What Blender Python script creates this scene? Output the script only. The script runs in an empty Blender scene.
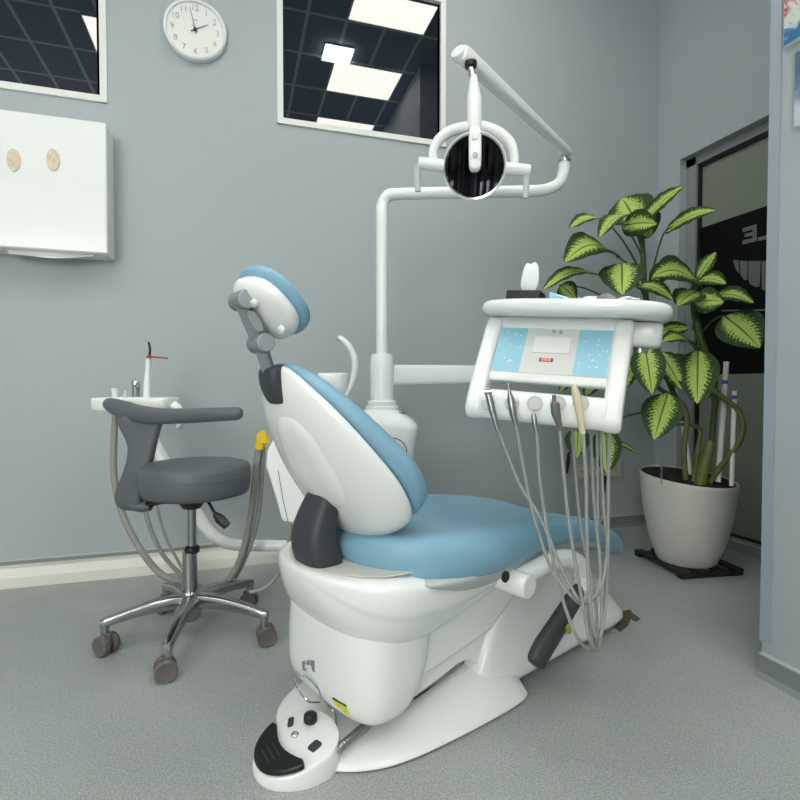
import bpy, bmesh, math, random
from mathutils import Vector, Matrix
random.seed(7)
S = bpy.context.scene
C = S.collection
V = Vector
PI = math.pi

# ---------------------------------------------------------------- camera and point finding
H, FPX, YAW, TILT = 0.85, 530.0, math.radians(17.3), math.radians(1.5)
FW = V((math.sin(YAW)*math.cos(TILT), math.cos(YAW)*math.cos(TILT), -math.sin(TILT)))
RT = V((math.cos(YAW), -math.sin(YAW), 0))
UP = RT.cross(FW)
CAM = V((0, 0, H))
def at(x, y, X=None, Y=None, Z=None, D=None):
    r = FW + RT*((x-400)/FPX) + UP*((400-y)/FPX)
    if X is not None: t = X/r.x
    elif Y is not None: t = Y/r.y
    elif Z is not None: t = (Z-H)/r.z
    else: t = D
    return CAM + r*t
cd = bpy.data.cameras.new('camera'); cam = bpy.data.objects.new('camera', cd); C.objects.link(cam)
cam.matrix_world = Matrix(((RT.x, UP.x, -FW.x, 0), (RT.y, UP.y, -FW.y, 0), (RT.z, UP.z, -FW.z, H), (0, 0, 0, 1)))
cd.sensor_width = 36; cd.lens = FPX/800*36; cd.clip_start = .02
S.camera = cam

# ---------------------------------------------------------------- materials
def lin(c):
    return tuple(((x/255/12.92) if x/255 <= .04045 else ((x/255+.055)/1.055)**2.4) for x in c) + (1,)
def mat(name, col, rough=.5, metal=0., spec=.5, emit=None, strength=0, coat=0., bump=None, mottle=None, trans=0, alpha=1):
    m = bpy.data.materials.new(name); m.use_nodes = True
    nt = m.node_tree; b = nt.nodes['Principled BSDF']
    b.inputs['Base Color'].default_value = lin(col)
    b.inputs['Roughness'].default_value = rough; b.inputs['Metallic'].default_value = metal
    b.inputs['Specular IOR Level'].default_value = spec; b.inputs['Coat Weight'].default_value = coat
    b.inputs['Transmission Weight'].default_value = trans; b.inputs['Alpha'].default_value = alpha
    if emit: b.inputs['Emission Color'].default_value = lin(emit); b.inputs['Emission Strength'].default_value = strength
    tc = nt.nodes.new('ShaderNodeTexCoord')
    if mottle:
        sc, amt = mottle
        n = nt.nodes.new('ShaderNodeTexNoise'); n.inputs['Scale'].default_value = sc; n.inputs['Detail'].default_value = 4
        mx = nt.nodes.new('ShaderNodeMix'); mx.data_type = 'RGBA'
        c = lin(col)
        mx.inputs[6].default_value = tuple(x*(1-amt) for x in c[:3])+(1,); mx.inputs[7].default_value = tuple(min(1, x*(1+amt)) for x in c[:3])+(1,)
        nt.links.new(tc.outputs['Object'], n.inputs['Vector']); nt.links.new(n.outputs['Fac'], mx.inputs[0]); nt.links.new(mx.outputs[2], b.inputs['Base Color'])
    if bump:
        sc, st = bump
        n = nt.nodes.new('ShaderNodeTexNoise'); n.inputs['Scale'].default_value = sc; n.inputs['Detail'].default_value = 3
        bp = nt.nodes.new('ShaderNodeBump'); bp.inputs['Strength'].default_value = st; bp.inputs['Distance'].default_value = .002
        nt.links.new(tc.outputs['Object'], n.inputs['Vector']); nt.links.new(n.outputs['Fac'], bp.inputs['Height']); nt.links.new(bp.outputs['Normal'], b.inputs['Normal'])
    return m
M = {}
M['wall'] = mat('wall_paint', (172, 181, 183), .55, spec=.3, bump=(140, .12), mottle=(1.2, .02))
M['gloss'] = mat('white_plastic', (240, 242, 241), .2, spec=.5, mottle=(9, .015))
M['white'] = mat('white_matt', (234, 235, 231), .5, mottle=(8, .02))
M['oldwhite'] = mat('ivory_plastic', (207, 206, 196), .45, mottle=(14, .05))
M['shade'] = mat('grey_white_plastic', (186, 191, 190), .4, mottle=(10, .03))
M['vinyl'] = mat('blue_vinyl', (132, 175, 198), .42, spec=.45, bump=(160, .15), mottle=(6, .04))
M['dgrey'] = mat('dark_grey_rubber', (58, 61, 66), .5, mottle=(20, .05))
M['mgrey'] = mat('mid_grey_plastic', (128, 134, 138), .35)
M['lgrey'] = mat('light_grey_plastic', (160, 167, 170), .35)
M['stool'] = mat('grey_leather', (92, 98, 103), .48, bump=(120, .2), mottle=(12, .04))
M['black'] = mat('black_plastic', (22, 22, 24), .4, mottle=(20, .1))
M['chrome'] = mat('chrome', (205, 208, 210), .12, 1.0, mottle=(6, .02))
M['alu'] = mat('polished_aluminium', (170, 172, 174), .22, 1.0, mottle=(10, .05))
M['steel'] = mat('brushed_steel', (160, 160, 160), .35, 1.0, mottle=(30, .08))
M['caster'] = mat('caster_grey', (104, 100, 96), .4, mottle=(30, .06))
M['hose'] = mat('grey_hose', (152, 154, 152), .35, mottle=(20, .05))
M['hosed'] = mat('beige_grey_hose', (150, 150, 145), .4, mottle=(20, .05))
M['yellow'] = mat('yellow_plastic', (245, 205, 10), .4, mottle=(20, .04))
M['yellows'] = mat('yellow_sticker', (215, 215, 40), .5, mottle=(120, .15))
M['pot'] = mat('pot_ceramic', (206, 206, 198), .4, mottle=(5, .03))
M['soil'] = mat('soil', (38, 28, 24), .95, bump=(90, 1.0), mottle=(60, .5))
M['stand'] = mat('black_wood', (30, 28, 27), .6, mottle=(40, .25))
M['base'] = mat('skirting_grey', (128, 134, 133), .55, mottle=(120, .05))
M['trunk'] = mat('trunking_white', (228, 228, 218), .5, mottle=(8, .02))
M['frame'] = mat('window_frame_white', (232, 233, 228), .45, mottle=(8, .01))
M['alframe'] = mat('grey_aluminium_frame', (140, 142, 144), .4, mottle=(6, .03))
M['gasket'] = mat('black_gasket', (20, 20, 22), .6, mottle=(30, .1))
M['paper'] = mat('white_paper', (240, 243, 245), .8, mottle=(20, .02))
M['paperb'] = mat('blue_paper', (176, 216, 232), .7, mottle=(20, .03))
M['beige'] = mat('beige_plastic', (214, 200, 172), .45, mottle=(20, .03))
M['orange'] = mat('orange_plastic', (205, 70, 40), .3, mottle=(20, .03), trans=.3)
M['panelblue'] = mat('panel_blue', (150, 205, 226), .35, mottle=(40, .05))
M['panelgrey'] = mat('panel_grey', (216, 217, 213), .35, mottle=(30, .01))
M['ledbase'] = mat('display_dark', (96, 50, 50), .3, mottle=(30, .1))
M['led'] = mat('display_red', (250, 170, 165), .3, emit=(255, 120, 110), strength=.25)
M['socket'] = mat('socket_cream', (200, 198, 178), .45, mottle=(20, .03))
M['stem'] = mat('plant_stem', (62, 84, 36), .5, mottle=(40, .35))
M['cane'] = mat('plant_cane', (98, 110, 52), .55, mottle=(28, .45))
M['dstem'] = mat('petiole_green', (60, 90, 38), .45, mottle=(30, .2))
M['bluetape'] = mat('blue_tape', (60, 100, 190), .5, mottle=(20, .05))
M['scrap'] = mat('brown_scrap', (92, 84, 68), .8, mottle=(60, .3))
M['print'] = mat('dark_print', (70, 70, 72), .6, mottle=(20, .1))
M['cork'] = mat('gold_pattern', (214, 200, 176), .4, mottle=(90, .35))

def grid_ceiling():
    m = mat('ceiling_tiles', (66, 76, 90), .7)
    nt = m.node_tree; b = nt.nodes['Principled BSDF']
    g = nt.nodes.new('ShaderNodeNewGeometry'); s = nt.nodes.new('ShaderNodeSeparateXYZ'); nt.links.new(g.outputs['Position'], s.inputs[0])
    def line(out, pitch, off):
        a = nt.nodes.new('ShaderNodeMath'); a.operation = 'ADD'; a.inputs[1].default_value = off
        p = nt.nodes.new('ShaderNodeMath'); p.operation = 'PINGPONG'; p.inputs[1].default_value = pitch/2
        l = nt.nodes.new('ShaderNodeMath'); l.operation = 'LESS_THAN'; l.inputs[1].default_value = .013
        nt.links.new(out, a.inputs[0]); nt.links.new(a.outputs[0], p.inputs[0]); nt.links.new(p.outputs[0], l.inputs[0]); return l
    lx = line(s.outputs['X'], .285, 10*.285-.80); ly = line(s.outputs['Y'], .4745, 10*.4745-.54)
    mx = nt.nodes.new('ShaderNodeMath'); mx.operation = 'MAXIMUM'; nt.links.new(lx.outputs[0], mx.inputs[0]); nt.links.new(ly.outputs[0], mx.inputs[1])
    mix = nt.nodes.new('ShaderNodeMix'); mix.data_type = 'RGBA'; mix.inputs[6].default_value = lin((138, 152, 172)); mix.inputs[7].default_value = lin((252, 252, 252))
    nt.links.new(mx.outputs[0], mix.inputs[0]); nt.links.new(mix.outputs[2], b.inputs['Base Color'])
    return m
M['ceiling'] = grid_ceiling()

def floor_mat():
    m = mat('speckled_vinyl_floor', (140, 144, 142), .42, spec=.35)
    nt = m.node_tree; b = nt.nodes['Principled BSDF']
    tc = nt.nodes.new('ShaderNodeTexCoord')
    v = nt.nodes.new('ShaderNodeTexVoronoi'); v.inputs['Scale'].default_value = 260
    n = nt.nodes.new('ShaderNodeTexNoise'); n.inputs['Scale'].default_value = 240; n.inputs['Detail'].default_value = 5
    n2 = nt.nodes.new('ShaderNodeTexNoise'); n2.inputs['Scale'].default_value = 2.5; n2.inputs['Detail'].default_value = 3
    r = nt.nodes.new('ShaderNodeValToRGB'); r.color_ramp.elements[0].position = .32; r.color_ramp.elements[1].position = .68
    r.color_ramp.elements[0].color = lin((146, 151, 150)); r.color_ramp.elements[1].color = lin((190, 195, 193))
    mx = nt.nodes.new('ShaderNodeMix'); mx.data_type = 'RGBA'; mx.blend_type = 'MULTIPLY'; mx.inputs[0].default_value = .2
    m2 = nt.nodes.new('ShaderNodeMix'); m2.data_type = 'RGBA'; m2.blend_type = 'SOFT_LIGHT'; m2.inputs[0].default_value = .25
    for q in (v, n, n2): nt.links.new(tc.outputs['Object'], q.inputs['Vector'])
    nt.links.new(n.outputs['Fac'], r.inputs[0]); nt.links.new(r.outputs[0], mx.inputs[6]); nt.links.new(v.outputs['Color'], mx.inputs[7])
    bw = nt.nodes.new('ShaderNodeRGBToBW'); nt.links.new(v.outputs['Color'], bw.inputs[0]); nt.links.new(bw.outputs[0], mx.inputs[7])
    nt.links.new(mx.outputs[2], m2.inputs[6]); nt.links.new(n2.outputs['Fac'], m2.inputs[7]); nt.links.new(m2.outputs[2], b.inputs['Base Color'])
    bp = nt.nodes.new('ShaderNodeBump'); bp.inputs['Strength'].default_value = .15; bp.inputs['Distance'].default_value = .001
    nt.links.new(n.outputs['Fac'], bp.inputs['Height']); nt.links.new(bp.outputs['Normal'], b.inputs['Normal'])
    return m
M['floor'] = floor_mat()

def leaf_mat():
    m = mat('variegated_leaf', (60, 90, 30), .55, spec=.2)
    nt = m.node_tree; b = nt.nodes['Principled BSDF']
    uv = nt.nodes.new('ShaderNodeUVMap'); s = nt.nodes.new('ShaderNodeSeparateXYZ'); nt.links.new(uv.outputs[0], s.inputs[0])
    def math_(op, a, bb=None, v=None):
        k = nt.nodes.new('ShaderNodeMath'); k.operation = op; nt.links.new(a, k.inputs[0])
        if bb is not None: nt.links.new(bb, k.inputs[1])
        if v is not None: k.inputs[1].default_value = v
        return k.outputs[0]
    # uv.x = -1..1 across, uv.y = 0..1 along
    ax = math_('ABSOLUTE', s.outputs['X'])
    w = math_('SUBTRACT', s.outputs['Y'], math_('MULTIPLY', ax, v=.22))
    wave = math_('SINE', math_('MULTIPLY', w, v=95.))
    tc = nt.nodes.new('ShaderNodeTexCoord'); n = nt.nodes.new('ShaderNodeTexNoise'); n.inputs['Scale'].default_value = 110; n.inputs['Detail'].default_value = 4
    nt.links.new(tc.outputs['Object'], n.inputs['Vector'])
    f = math_('ADD', ax, math_('MULTIPLY', wave, v=.10))
    f = math_('ADD', f, math_('MULTIPLY', math_('SUBTRACT', n.outputs['Fac'], v=.5), v=.85))
    r = nt.nodes.new('ShaderNodeValToRGB'); e = r.color_ramp.elements
    e[0].position = .36; e[0].color = lin((176, 198, 104)); e[1].position = .62; e[1].color = lin((42, 66, 34))
    k = e.new(.47); k.color = lin((120, 152, 66))
    nt.links.new(f, r.inputs[0])
    mid = math_('LESS_THAN', ax, v=.045)
    mx = nt.nodes.new('ShaderNodeMix'); mx.data_type = 'RGBA'; mx.inputs[7].default_value = lin((92, 118, 52))
    nt.links.new(mid, mx.inputs[0]); nt.links.new(r.outputs[0], mx.inputs[6]); nt.links.new(mx.outputs[2], b.inputs['Base Color'])
    b.inputs['Subsurface Weight'].default_value = 0
    return m
M['leaf'] = leaf_mat()

def pic_mat(name, cols, scale):
    m = mat(name, (200, 200, 200), .3)
    nt = m.node_tree; b = nt.nodes['Principled BSDF']; tc = nt.nodes.new('ShaderNodeTexCoord')
    n = nt.nodes.new('ShaderNodeTexNoise'); n.inputs['Scale'].default_value = scale; n.inputs['Detail'].default_value = 6; n.inputs['Distortion'].default_value = 1.2
    s = nt.nodes.new('ShaderNodeSeparateXYZ'); nt.links.new(tc.outputs['Generated'], s.inputs[0]); nt.links.new(tc.outputs['Object'], n.inputs['Vector'])
    a = nt.nodes.new('ShaderNodeMath'); a.operation = 'MULTIPLY_ADD'; a.inputs[1].default_value = .5; nt.links.new(n.outputs['Fac'], a.inputs[0]); nt.links.new(s.outputs['Z'], a.inputs[2])
    r = nt.nodes.new('ShaderNodeValToRGB'); e = r.color_ramp.elements
    k = len(cols)
    sp_ = .36 if name == 'colour_print' else .75
    e[0].position = .25; e[0].color = lin(cols[0]); e[1].position = .25+sp_; e[1].color = lin(cols[-1])
    for i in range(1, k-1): q = e.new(.25+sp_*i/(k-1)); q.color = lin(cols[i])
    nt.links.new(a.outputs[0], r.inputs[0]); nt.links.new(r.outputs[0], b.inputs['Base Color'])
    return m
M['pic1'] = pic_mat('colour_print', [(60, 110, 150), (70, 130, 170), (210, 214, 205), (200, 205, 200), (190, 80, 50), (70, 50, 50)], 26)
M['pic2'] = pic_mat('blue_print', [(190, 200, 205), (200, 208, 212), (110, 130, 150), (90, 110, 130)], 12)
def mirror_mat():
    m = mat('faceted_reflector', (40, 38, 42), .05, 1.0, mottle=(20, .1))
    return m
M['reflector'] = mirror_mat()
M['darkglass'] = mat('dark_window_glass', (20, 27, 36), .01, spec=1.0, mottle=(1, .05))
M['frost'] = mat('green_grey_glass', (130, 137, 124), .25, spec=.5, mottle=(3, .05))
M['blackfilm'] = mat('black_film', (9, 8, 9), .5, spec=.15, mottle=(6, .1))
M['filmtext'] = mat('grey_film_print', (108, 112, 110), .35, mottle=(6, .05))
M['clear'] = mat('clear_plastic', (225, 232, 235), .08, trans=.9)
M['diff'] = mat('light_panel_diffuser', (255, 255, 250), .4, emit=(255, 252, 243), strength=8.2)
M['numeral'] = mat('pale_grey_print', (190, 188, 186), .5, mottle=(20, .03))
M['fill_pane'] = mat('fill_glow_pane', (235, 240, 245), .5, emit=(255, 253, 246), strength=9)  # glow of the added window, fill light from behind the viewer
M['led_lamp'] = mat('downlight_diffuser', (255, 255, 255), .4, emit=(250, 252, 255), strength=22)

# ---------------------------------------------------------------- mesh tools
class G:
    """collects geometry; build() links it as one mesh object"""
    def __init__(s): s.v = []; s.f = []; s.uv = None
    def add(s, v, f):
        o = len(s.v); s.v += [tuple(p) for p in v]; s.f += [tuple(i+o for i in q) for q in f]; return s
    def loft(s, rings, closed=True, cap=True):
        n = len(rings[0]); v = [p for r in rings for p in r]; f = []
        for i in range(len(rings)-1):
            for j in range(n if closed else n-1):
                k = (j+1) % n; f.append((i*n+j, i*n+k, (i+1)*n+k, (i+1)*n+j))
        if cap: f.append(tuple(reversed(range(n)))); f.append(tuple(range((len(rings)-1)*n, len(rings)*n)))
        return s.add(v, f)
    def tube(s, pts, r, seg=12, smooth=0, cap=True, flat=None):
        pts = [V(p) for p in pts]
        rad = list(r) if isinstance(r, list) else [r]*len(pts)
        rad = [q if isinstance(q, tuple) else (q, q) for q in rad]
        if smooth: pts, rad = spline(pts, rad, smooth)
        n = len(pts); rings = []; t0 = (pts[1]-pts[0]).normalized()
        a = t0.orthogonal().normalized()
        if flat is not None: a = (flat - t0*flat.dot(t0)).normalized()
        for i in range(n):
            t = (pts[min(i+1, n-1)]-pts[max(i-1, 0)]).normalized()
            a = (a - t*a.dot(t)).normalized(); b = t.cross(a)
            R = rad[i]; ra, rb = R if isinstance(R, tuple) else (R, R)
            rings.append([pts[i] + a*math.cos(2*PI*k/seg)*ra + b*math.sin(2*PI*k/seg)*rb for k in range(seg)])
        return s.loft(rings, cap=cap)
    def lathe(s, prof, o, ax=V((0, 0, 1)), seg=32, cap=True):
        ax = V(ax).normalized(); a = ax.orthogonal().normalized(); b = ax.cross(a); o = V(o)
        return s.loft([[o+ax*z+(a*math.cos(2*PI*k/seg)+b*math.sin(2*PI*k/seg))*max(r, 1e-4) for k in range(seg)] for r, z in prof], cap=cap)
    def box(s, c, size, ax=None):
        c = V(c); ax = ax or (V((1, 0, 0)), V((0, 1, 0)), V((0, 0, 1)))
        h = [x/2 for x in size]; v = []
        for i in (-1, 1):
            for j in (-1, 1):
                for k in (-1, 1): v.append(c+ax[0]*(i*h[0])+ax[1]*(j*h[1])+ax[2]*(k*h[2]))
        return s.add(v, [(0, 1, 3, 2), (4, 6, 7, 5), (0, 4, 5, 1), (2, 3, 7, 6), (0, 2, 6, 4), (1, 5, 7, 3)])
    def prism(s, outline, d):
        """outline: 3d points, extruded by vector d"""
        n = len(outline); o = [V(p) for p in outline]; d = V(d)
        return s.add(o+[p+d for p in o], [tuple(range(n)), tuple(reversed(range(n, 2*n)))]+[(i, i+n, (i+1) % n+n, (i+1) % n) for i in range(n)])
    def build(s, name, m, parent=None, origin=None, bevel=0, sub=0, smooth=True, seg=2, angle=40):
        me = bpy.data.meshes.new(name)
        if parent is not None: org = V(parent['_o'])
        else: org = V(origin) if origin is not None else V((0, 0, 0))
        me.from_pydata([V(p)-org for p in s.v], [], s.f); me.update()
        bm = bmesh.new(); bm.from_mesh(me); bmesh.ops.recalc_face_normals(bm, faces=bm.faces); bm.to_mesh(me); bm.free()
        me.materials.append(m)
        if s.uv:
            l = me.uv_layers.new(name='UVMap')
            for lp in me.loops: l.data[lp.index].uv = s.uv[lp.vertex_index]
        o = bpy.data.objects.new(name, me); C.objects.link(o)
        if parent is not None: o.parent = parent
        else: o.location = org
        o['_o'] = tuple(org)
        if bevel:
            b = o.modifiers.new('bevel', 'BEVEL'); b.width = bevel; b.segments = seg; b.limit_method = 'ANGLE'; b.angle_limit = math.radians(30)
        if sub:
            q = o.modifiers.new('sub', 'SUBSURF'); q.levels = sub; q.render_levels = sub
        if smooth:
            for p in me.polygons: p.use_smooth = True
            if not sub:
                me.set_sharp_from_angle(angle=math.radians(angle))
        return o
def spline(pts, rad, k):
    P, R = [], []; n = len(pts)
    def rr(a, b, t):
        return tuple(x+(y-x)*t for x, y in zip(a, b)) if isinstance(a, tuple) else a+(b-a)*t
    for i in range(n-1):
        p0, p1, p2, p3 = pts[max(i-1, 0)], pts[i], pts[i+1], pts[min(i+2, n-1)]
        for j in range(k):
            t = j/k
            P.append(.5*((2*p1)+(p2-p0)*t+(2*p0-5*p1+4*p2-p3)*t*t+(3*p1-p0-3*p2+p3)*t**3)); R.append(rr(rad[i], rad[i+1], t))
    P.append(pts[-1]); R.append(rad[-1]); return P, R
def empty(name, loc, label, cat, group=None):
    o = bpy.data.objects.new(name, None); C.objects.link(o); o.location = loc; o.empty_display_size = .05
    o['_o'] = tuple(loc); tag(o, label, cat, group); return o
def tag(o, label, cat, group=None):
    o['label'] = label; o['category'] = cat
    if group: o['group'] = group
    return o
def struct(o): o['kind'] = 'structure'; return o
def plain(o): return o
def text_geo(body, size, c, ax, ay, depth=.001, extrude=.0006):
    cu = bpy.data.curves.new('t', 'FONT'); cu.body = body; cu.size = size; cu.align_x = 'CENTER'; cu.align_y = 'CENTER'; cu.extrude = extrude
    o = bpy.data.objects.new('t', cu); C.objects.link(o)
    dg = bpy.context.evaluated_depsgraph_get(); me = o.evaluated_get(dg).to_mesh()
    az = V(ax).cross(V(ay)).normalized(); g = G()
    g.add([V(c)+V(ax)*v.co.x+V(ay)*v.co.y+az*(v.co.z+depth) for v in me.vertices], [tuple(p.vertices) for p in me.polygons])
    bpy.data.objects.remove(o); bpy.data.curves.remove(cu)
    return g
def superell(c, a, b, ra, rb, n=3., seg=28):
    out = []
    for k in range(seg):
        t = 2*PI*k/seg; x = math.cos(t); y = math.sin(t)
        out.append(c + a*(math.copysign(abs(x)**(2/n), x)*ra) + b*(math.copysign(abs(y)**(2/n), y)*rb))
    return out
X_, Y_, Z_ = V((1, 0, 0)), V((0, 1, 0)), V((0, 0, 1))

# ---------------------------------------------------------------- the room
YB, XR, XP, ZC, XL, YN = 2.66, 2.48, 1.48, 3.5, -2.6, -2.4
PY = 1.158
def room():
    struct(G().box(((XL+XR)/2, (YB+YN)/2, -.05), (XR-XL+.8, YB-YN+.4, .1)).build('floor', M['floor'], smooth=False))
    struct(G().box(((XL+XR)/2, (YB+YN)/2, ZC+.05), (XR-XL+.8, YB-YN+.4, .1)).build('ceiling', M['ceiling'], smooth=False))
    # back wall with two window openings
    w1 = (-1.55, -.528, 2.10, 2.9); w2 = (.205, 1.082, 2.12, 2.9)
    g = G()
    def seg(x0, x1, z0, z1): g.box(((x0+x1)/2, YB+.08, (z0+z1)/2), (x1-x0, .16, z1-z0))
    seg(XL, XR+.4, 0, 2.10); seg(XL, w1[0], 2.10, ZC); seg(w1[1], w2[0], 2.10, ZC); seg(w2[1], XR+.4, 2.10, ZC)
    seg(w1[0], w1[1], 2.9, ZC); seg(w2[0], w2[1], 2.9, ZC); seg(w2[0], w2[1], 2.10, 2.12)
    struct(g.build('wall_back', M['wall'], smooth=False))
    struct(G().box((XL-.08, (YB+YN)/2, ZC/2), (.16, YB-YN, ZC)).build('wall_left', M['wall'], smooth=False))
    struct(G().box(((XL+XR)/2, YN-.08, ZC/2), (XR-XL+.8, .16, ZC)).build('wall_front', M['wall'], smooth=False))
    # right wall with the glazed opening
    g = G()
    def sr(y0, y1, z0, z1): g.box((XR+.15, (y0+y1)/2, (z0+z1)/2), (.3, y1-y0, z1-z0))
    sr(2.49, YB, 0, ZC); sr(1.30, 2.49, 2.165, ZC); sr(1.30, 2.49, 0, .03); sr(1.0, 1.30, 0, ZC)
    struct(g.build('wall_right', M['wall'], smooth=False))
    # projecting partition at the right edge
    struct(G().box(((XP+XR+.3)/2, (PY+YN)/2, ZC/2), (XR+.3-XP, PY-YN, ZC)).build('wall_partition', M['wall'], smooth=False))
    struct(G().box((XP-.002, PY-.013, ZC/2+.05), (.008, .032, ZC-.1)).build('trim_1', mat('corner_bead_paint', (158, 170, 178), .4, mottle=(5, .02)), smooth=False))
    # skirtings
    def skirt(name, a, b, h=.075, n=None):
        a, b = V(a), V(b); d = (b-a).normalized(); n = V(n)
        L = (b-a).length; g = G()
        prof = [(0, 0), (.03, 0), (.012, .012), (.008, h), (0, h)]
        g.loft([[a+d*s+n*x+Z_*z for x, z in prof] for s in (0, L)])
        o = struct(g.build(name, M['base'], smooth=False))
        t = G().box(a+d*L/2+n*.005+Z_*(h+.003), (L, .010, .006), (d, n, Z_)).build('trim_strip', M['shade'], o, smooth=False)
    skirt('baseboard_back', (XL, YB, 0), (.58, YB, 0), .098, (0, -1, 0))
    skirt('baseboard_back_right', (.58, YB, 0), (XR, YB, 0), .060, (0, -1, 0))
    skirt('baseboard_right', (XR, YB, 0), (XR, 1.3, 0), .045, (-1, 0, 0))
    skirt('baseboard_partition', (XP, PY, 0), (XP, YN, 0), .06, (-1, 0, 0))
    # white trunking on the floor along the back wall, left
    g = G(); g.prism([(-2.5, YB-.005, 0), (-2.5, YB-.075, 0), (-2.5, YB-.075, .045), (-2.5, YB-.062, .082), (-2.5, YB-.005, .082)], (3.1, 0, 0))
    struct(g.build('trim_2', M['trunk'], bevel=.002, smooth=False))
    # windows
    for k, (x0, x1, z0, z1) in enumerate((w1, w2)):
        gl = struct(G().box(((x0+x1)/2, YB+.016, (z0+z1)/2), (x1-x0, .012, z1-z0)).build('window_%d' % (k+1), M['darkglass'], smooth=False))
        f = G(); t = .030; y = YB+.018; d = .055
        f.box(((x0+x1)/2, y-.002, z0+t/2), (x1-x0, d, t)); f.box(((x0+x1)/2, y-.002, z1-t/2), (x1-x0, d, t))
        f.box((x0+t/2, y, (z0+z1)/2), (t, d, z1-z0)); f.box((x1-t/2, y, (z0+z1)/2), (t, d, z1-z0))
        f.build('window_frame', M['frame'], gl, bevel=.003, smooth=False)
        s = G(); s.box((x1-t-.006, YB+.02, (z0+z1)/2), (.012, .02, z1-z0-2*t)); s.build('seal', M['gasket'], gl, smooth=False)
    # glowing window added unseen behind the viewer, left, to brighten the white surfaces
    wn = struct(G().box((-1.87, YN+.012, 1.75), (1.36, .012, 1.5)).build('window_4', M['fill_pane'], smooth=False))
    f = G()
    for z in (.98, 2.52): f.box((-1.87, YN+.03, z), (1.44, .06, .05))
    for x in (-2.565, -1.87, -1.175): f.box((x, YN+.03, 1.75), (.05, .06, 1.54))
    f.build('window_frame', M['frame'], wn, bevel=.003, smooth=False)  # frame of the added fill window
    # glazed screen in the right wall
    xg = XR+.075
    y0, y1 = 1.30, 2.49
    gl = struct(G().box((xg+.01, (y0+y1)/2, 1.10), (.012, y1-y0, 2.13)).build('window_3', M['frost'], smooth=False))
    f = G(); f.box((xg, y1-.035, 1.10), (.06, .07, 2.13)); f.box((xg, y0+.035, 1.10), (.06, .07, 2.13)); f.box((xg, (y0+y1)/2, 2.14), (.06, y1-y0, .05)); f.box((xg, (y0+y1)/2, .038), (.06, y1-y0, .016))
    f.build('window_frame', M['alframe'], gl, bevel=.003, smooth=False)
    s = G(); xs = xg-.004
    s.box((xs, y1-.077, 1.08), (.02, .014, 2.06)); s.box((xs, (y0+y1)/2, 2.108), (.02, y1-y0, .016)); s.box((xs, (y0+y1)/2, .050), (.02, y1-y0, .010))
    s.build('seal', M['gasket'], gl, smooth=False)
    xf = xg+.0025
    p = G().box((xf, 1.86, 1.335), (.002, 1.10, .84)).build('black_panel', M['blackfilm'], gl, smooth=False)
    # back to front letters and the row of teeth, seen through the glass
    def flat(name, poly):
        G().prism([(xf-.003, y, z) for y, z in poly], (.0015, 0, 0)).build(name, M['filmtext'], p, smooth=False)
    def yz(x, y): q = at(x, y, X=xf); return q.y, q.z
    e = [(743, 228.5), (757, 224), (757, 241), (743, 244.5), (743, 240.5), (753.0, 238), (753.0, 235.5), (745, 237), (745, 234), (753.0, 231.8), (753.0, 229.3), (743, 232.3)]
    flat('letter', [yz(*q) for q in e])
    flat('letter', [yz(*q) for q in [(758.2, 237.5), (770, 234.5), (770, 238.8), (758.2, 241)]])
    for t in ([(733.5, 260), (739, 260.5), (739.5, 273), (737, 271), (735, 266)], [(740.2, 260.8), (748, 261), (747.5, 280), (744.5, 280), (741, 275)],
              [(749, 261), (761, 261), (760, 286.5), (755.5, 287), (750, 283.5), (748.8, 279)], [(762, 261), (776, 261), (776, 290), (768, 292), (762, 289)]):
        flat('tooth', [yz(*q) for q in t])
    flat('line', [yz(*q) for q in [(722, 310), (766, 309.2), (766, 310.6), (722, 311.2)]])
    flat('dot', [yz(719.8+1.8*math.cos(a*PI/4), 324+1.8*math.sin(a*PI/4)) for a in range(8)])
room()

# ceiling lamps; rows behind the viewer are added to light the room
def lamps():
    for i, x in enumerate((-1.02, .80, -2.5)):
        for j, y in enumerate((1.52, .56, -.37, -1.32, -2.2)):
            if i == 0 and j == 0: continue
            if i == 2 and j not in (1, 2): continue
            if j == 4 and i != 0: continue
            side = ('left window column', 'right window column', 'left wall column')[i]
            row = ('nearest the back wall', 'second from the back wall', 'third from the back wall', 'added just behind the viewer', 'added far behind the viewer')[j]
            cx, cy = x+.286, y+.22
            o = empty('ceiling_light', (cx, cy, ZC), 'recessed ceiling light panel, %s, %s' % (side, row), 'ceiling light', 'recessed ceiling light panels')
            g = G(); g.box((cx, cy, ZC-.004), (.570, .440, .008)); g.build('diffuser', M['diff'], o, smooth=False)
            f = G()
            for dy in (-.224, .224): f.box((cx, cy+dy, ZC-.006), (.590, .010, .012))
            for dx in (-.290, .290): f.box((cx+dx, cy, ZC-.006), (.010, .440, .012))
            f.build('frame', M['white'], o, smooth=False)
    o = empty('ceiling_downlight', (.80, 1.11, ZC), 'small very bright square surface downlight on the dark ceiling', 'ceiling light')
    G().box((.80, 1.11, ZC-.022), (.225, .20, .012)).build('diffuser', M['led_lamp'], o, bevel=.003)
    G().box((.80, 1.11, ZC-.008), (.23, .205, .016)).build('housing', M['white'], o, bevel=.003)
lamps()

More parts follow.
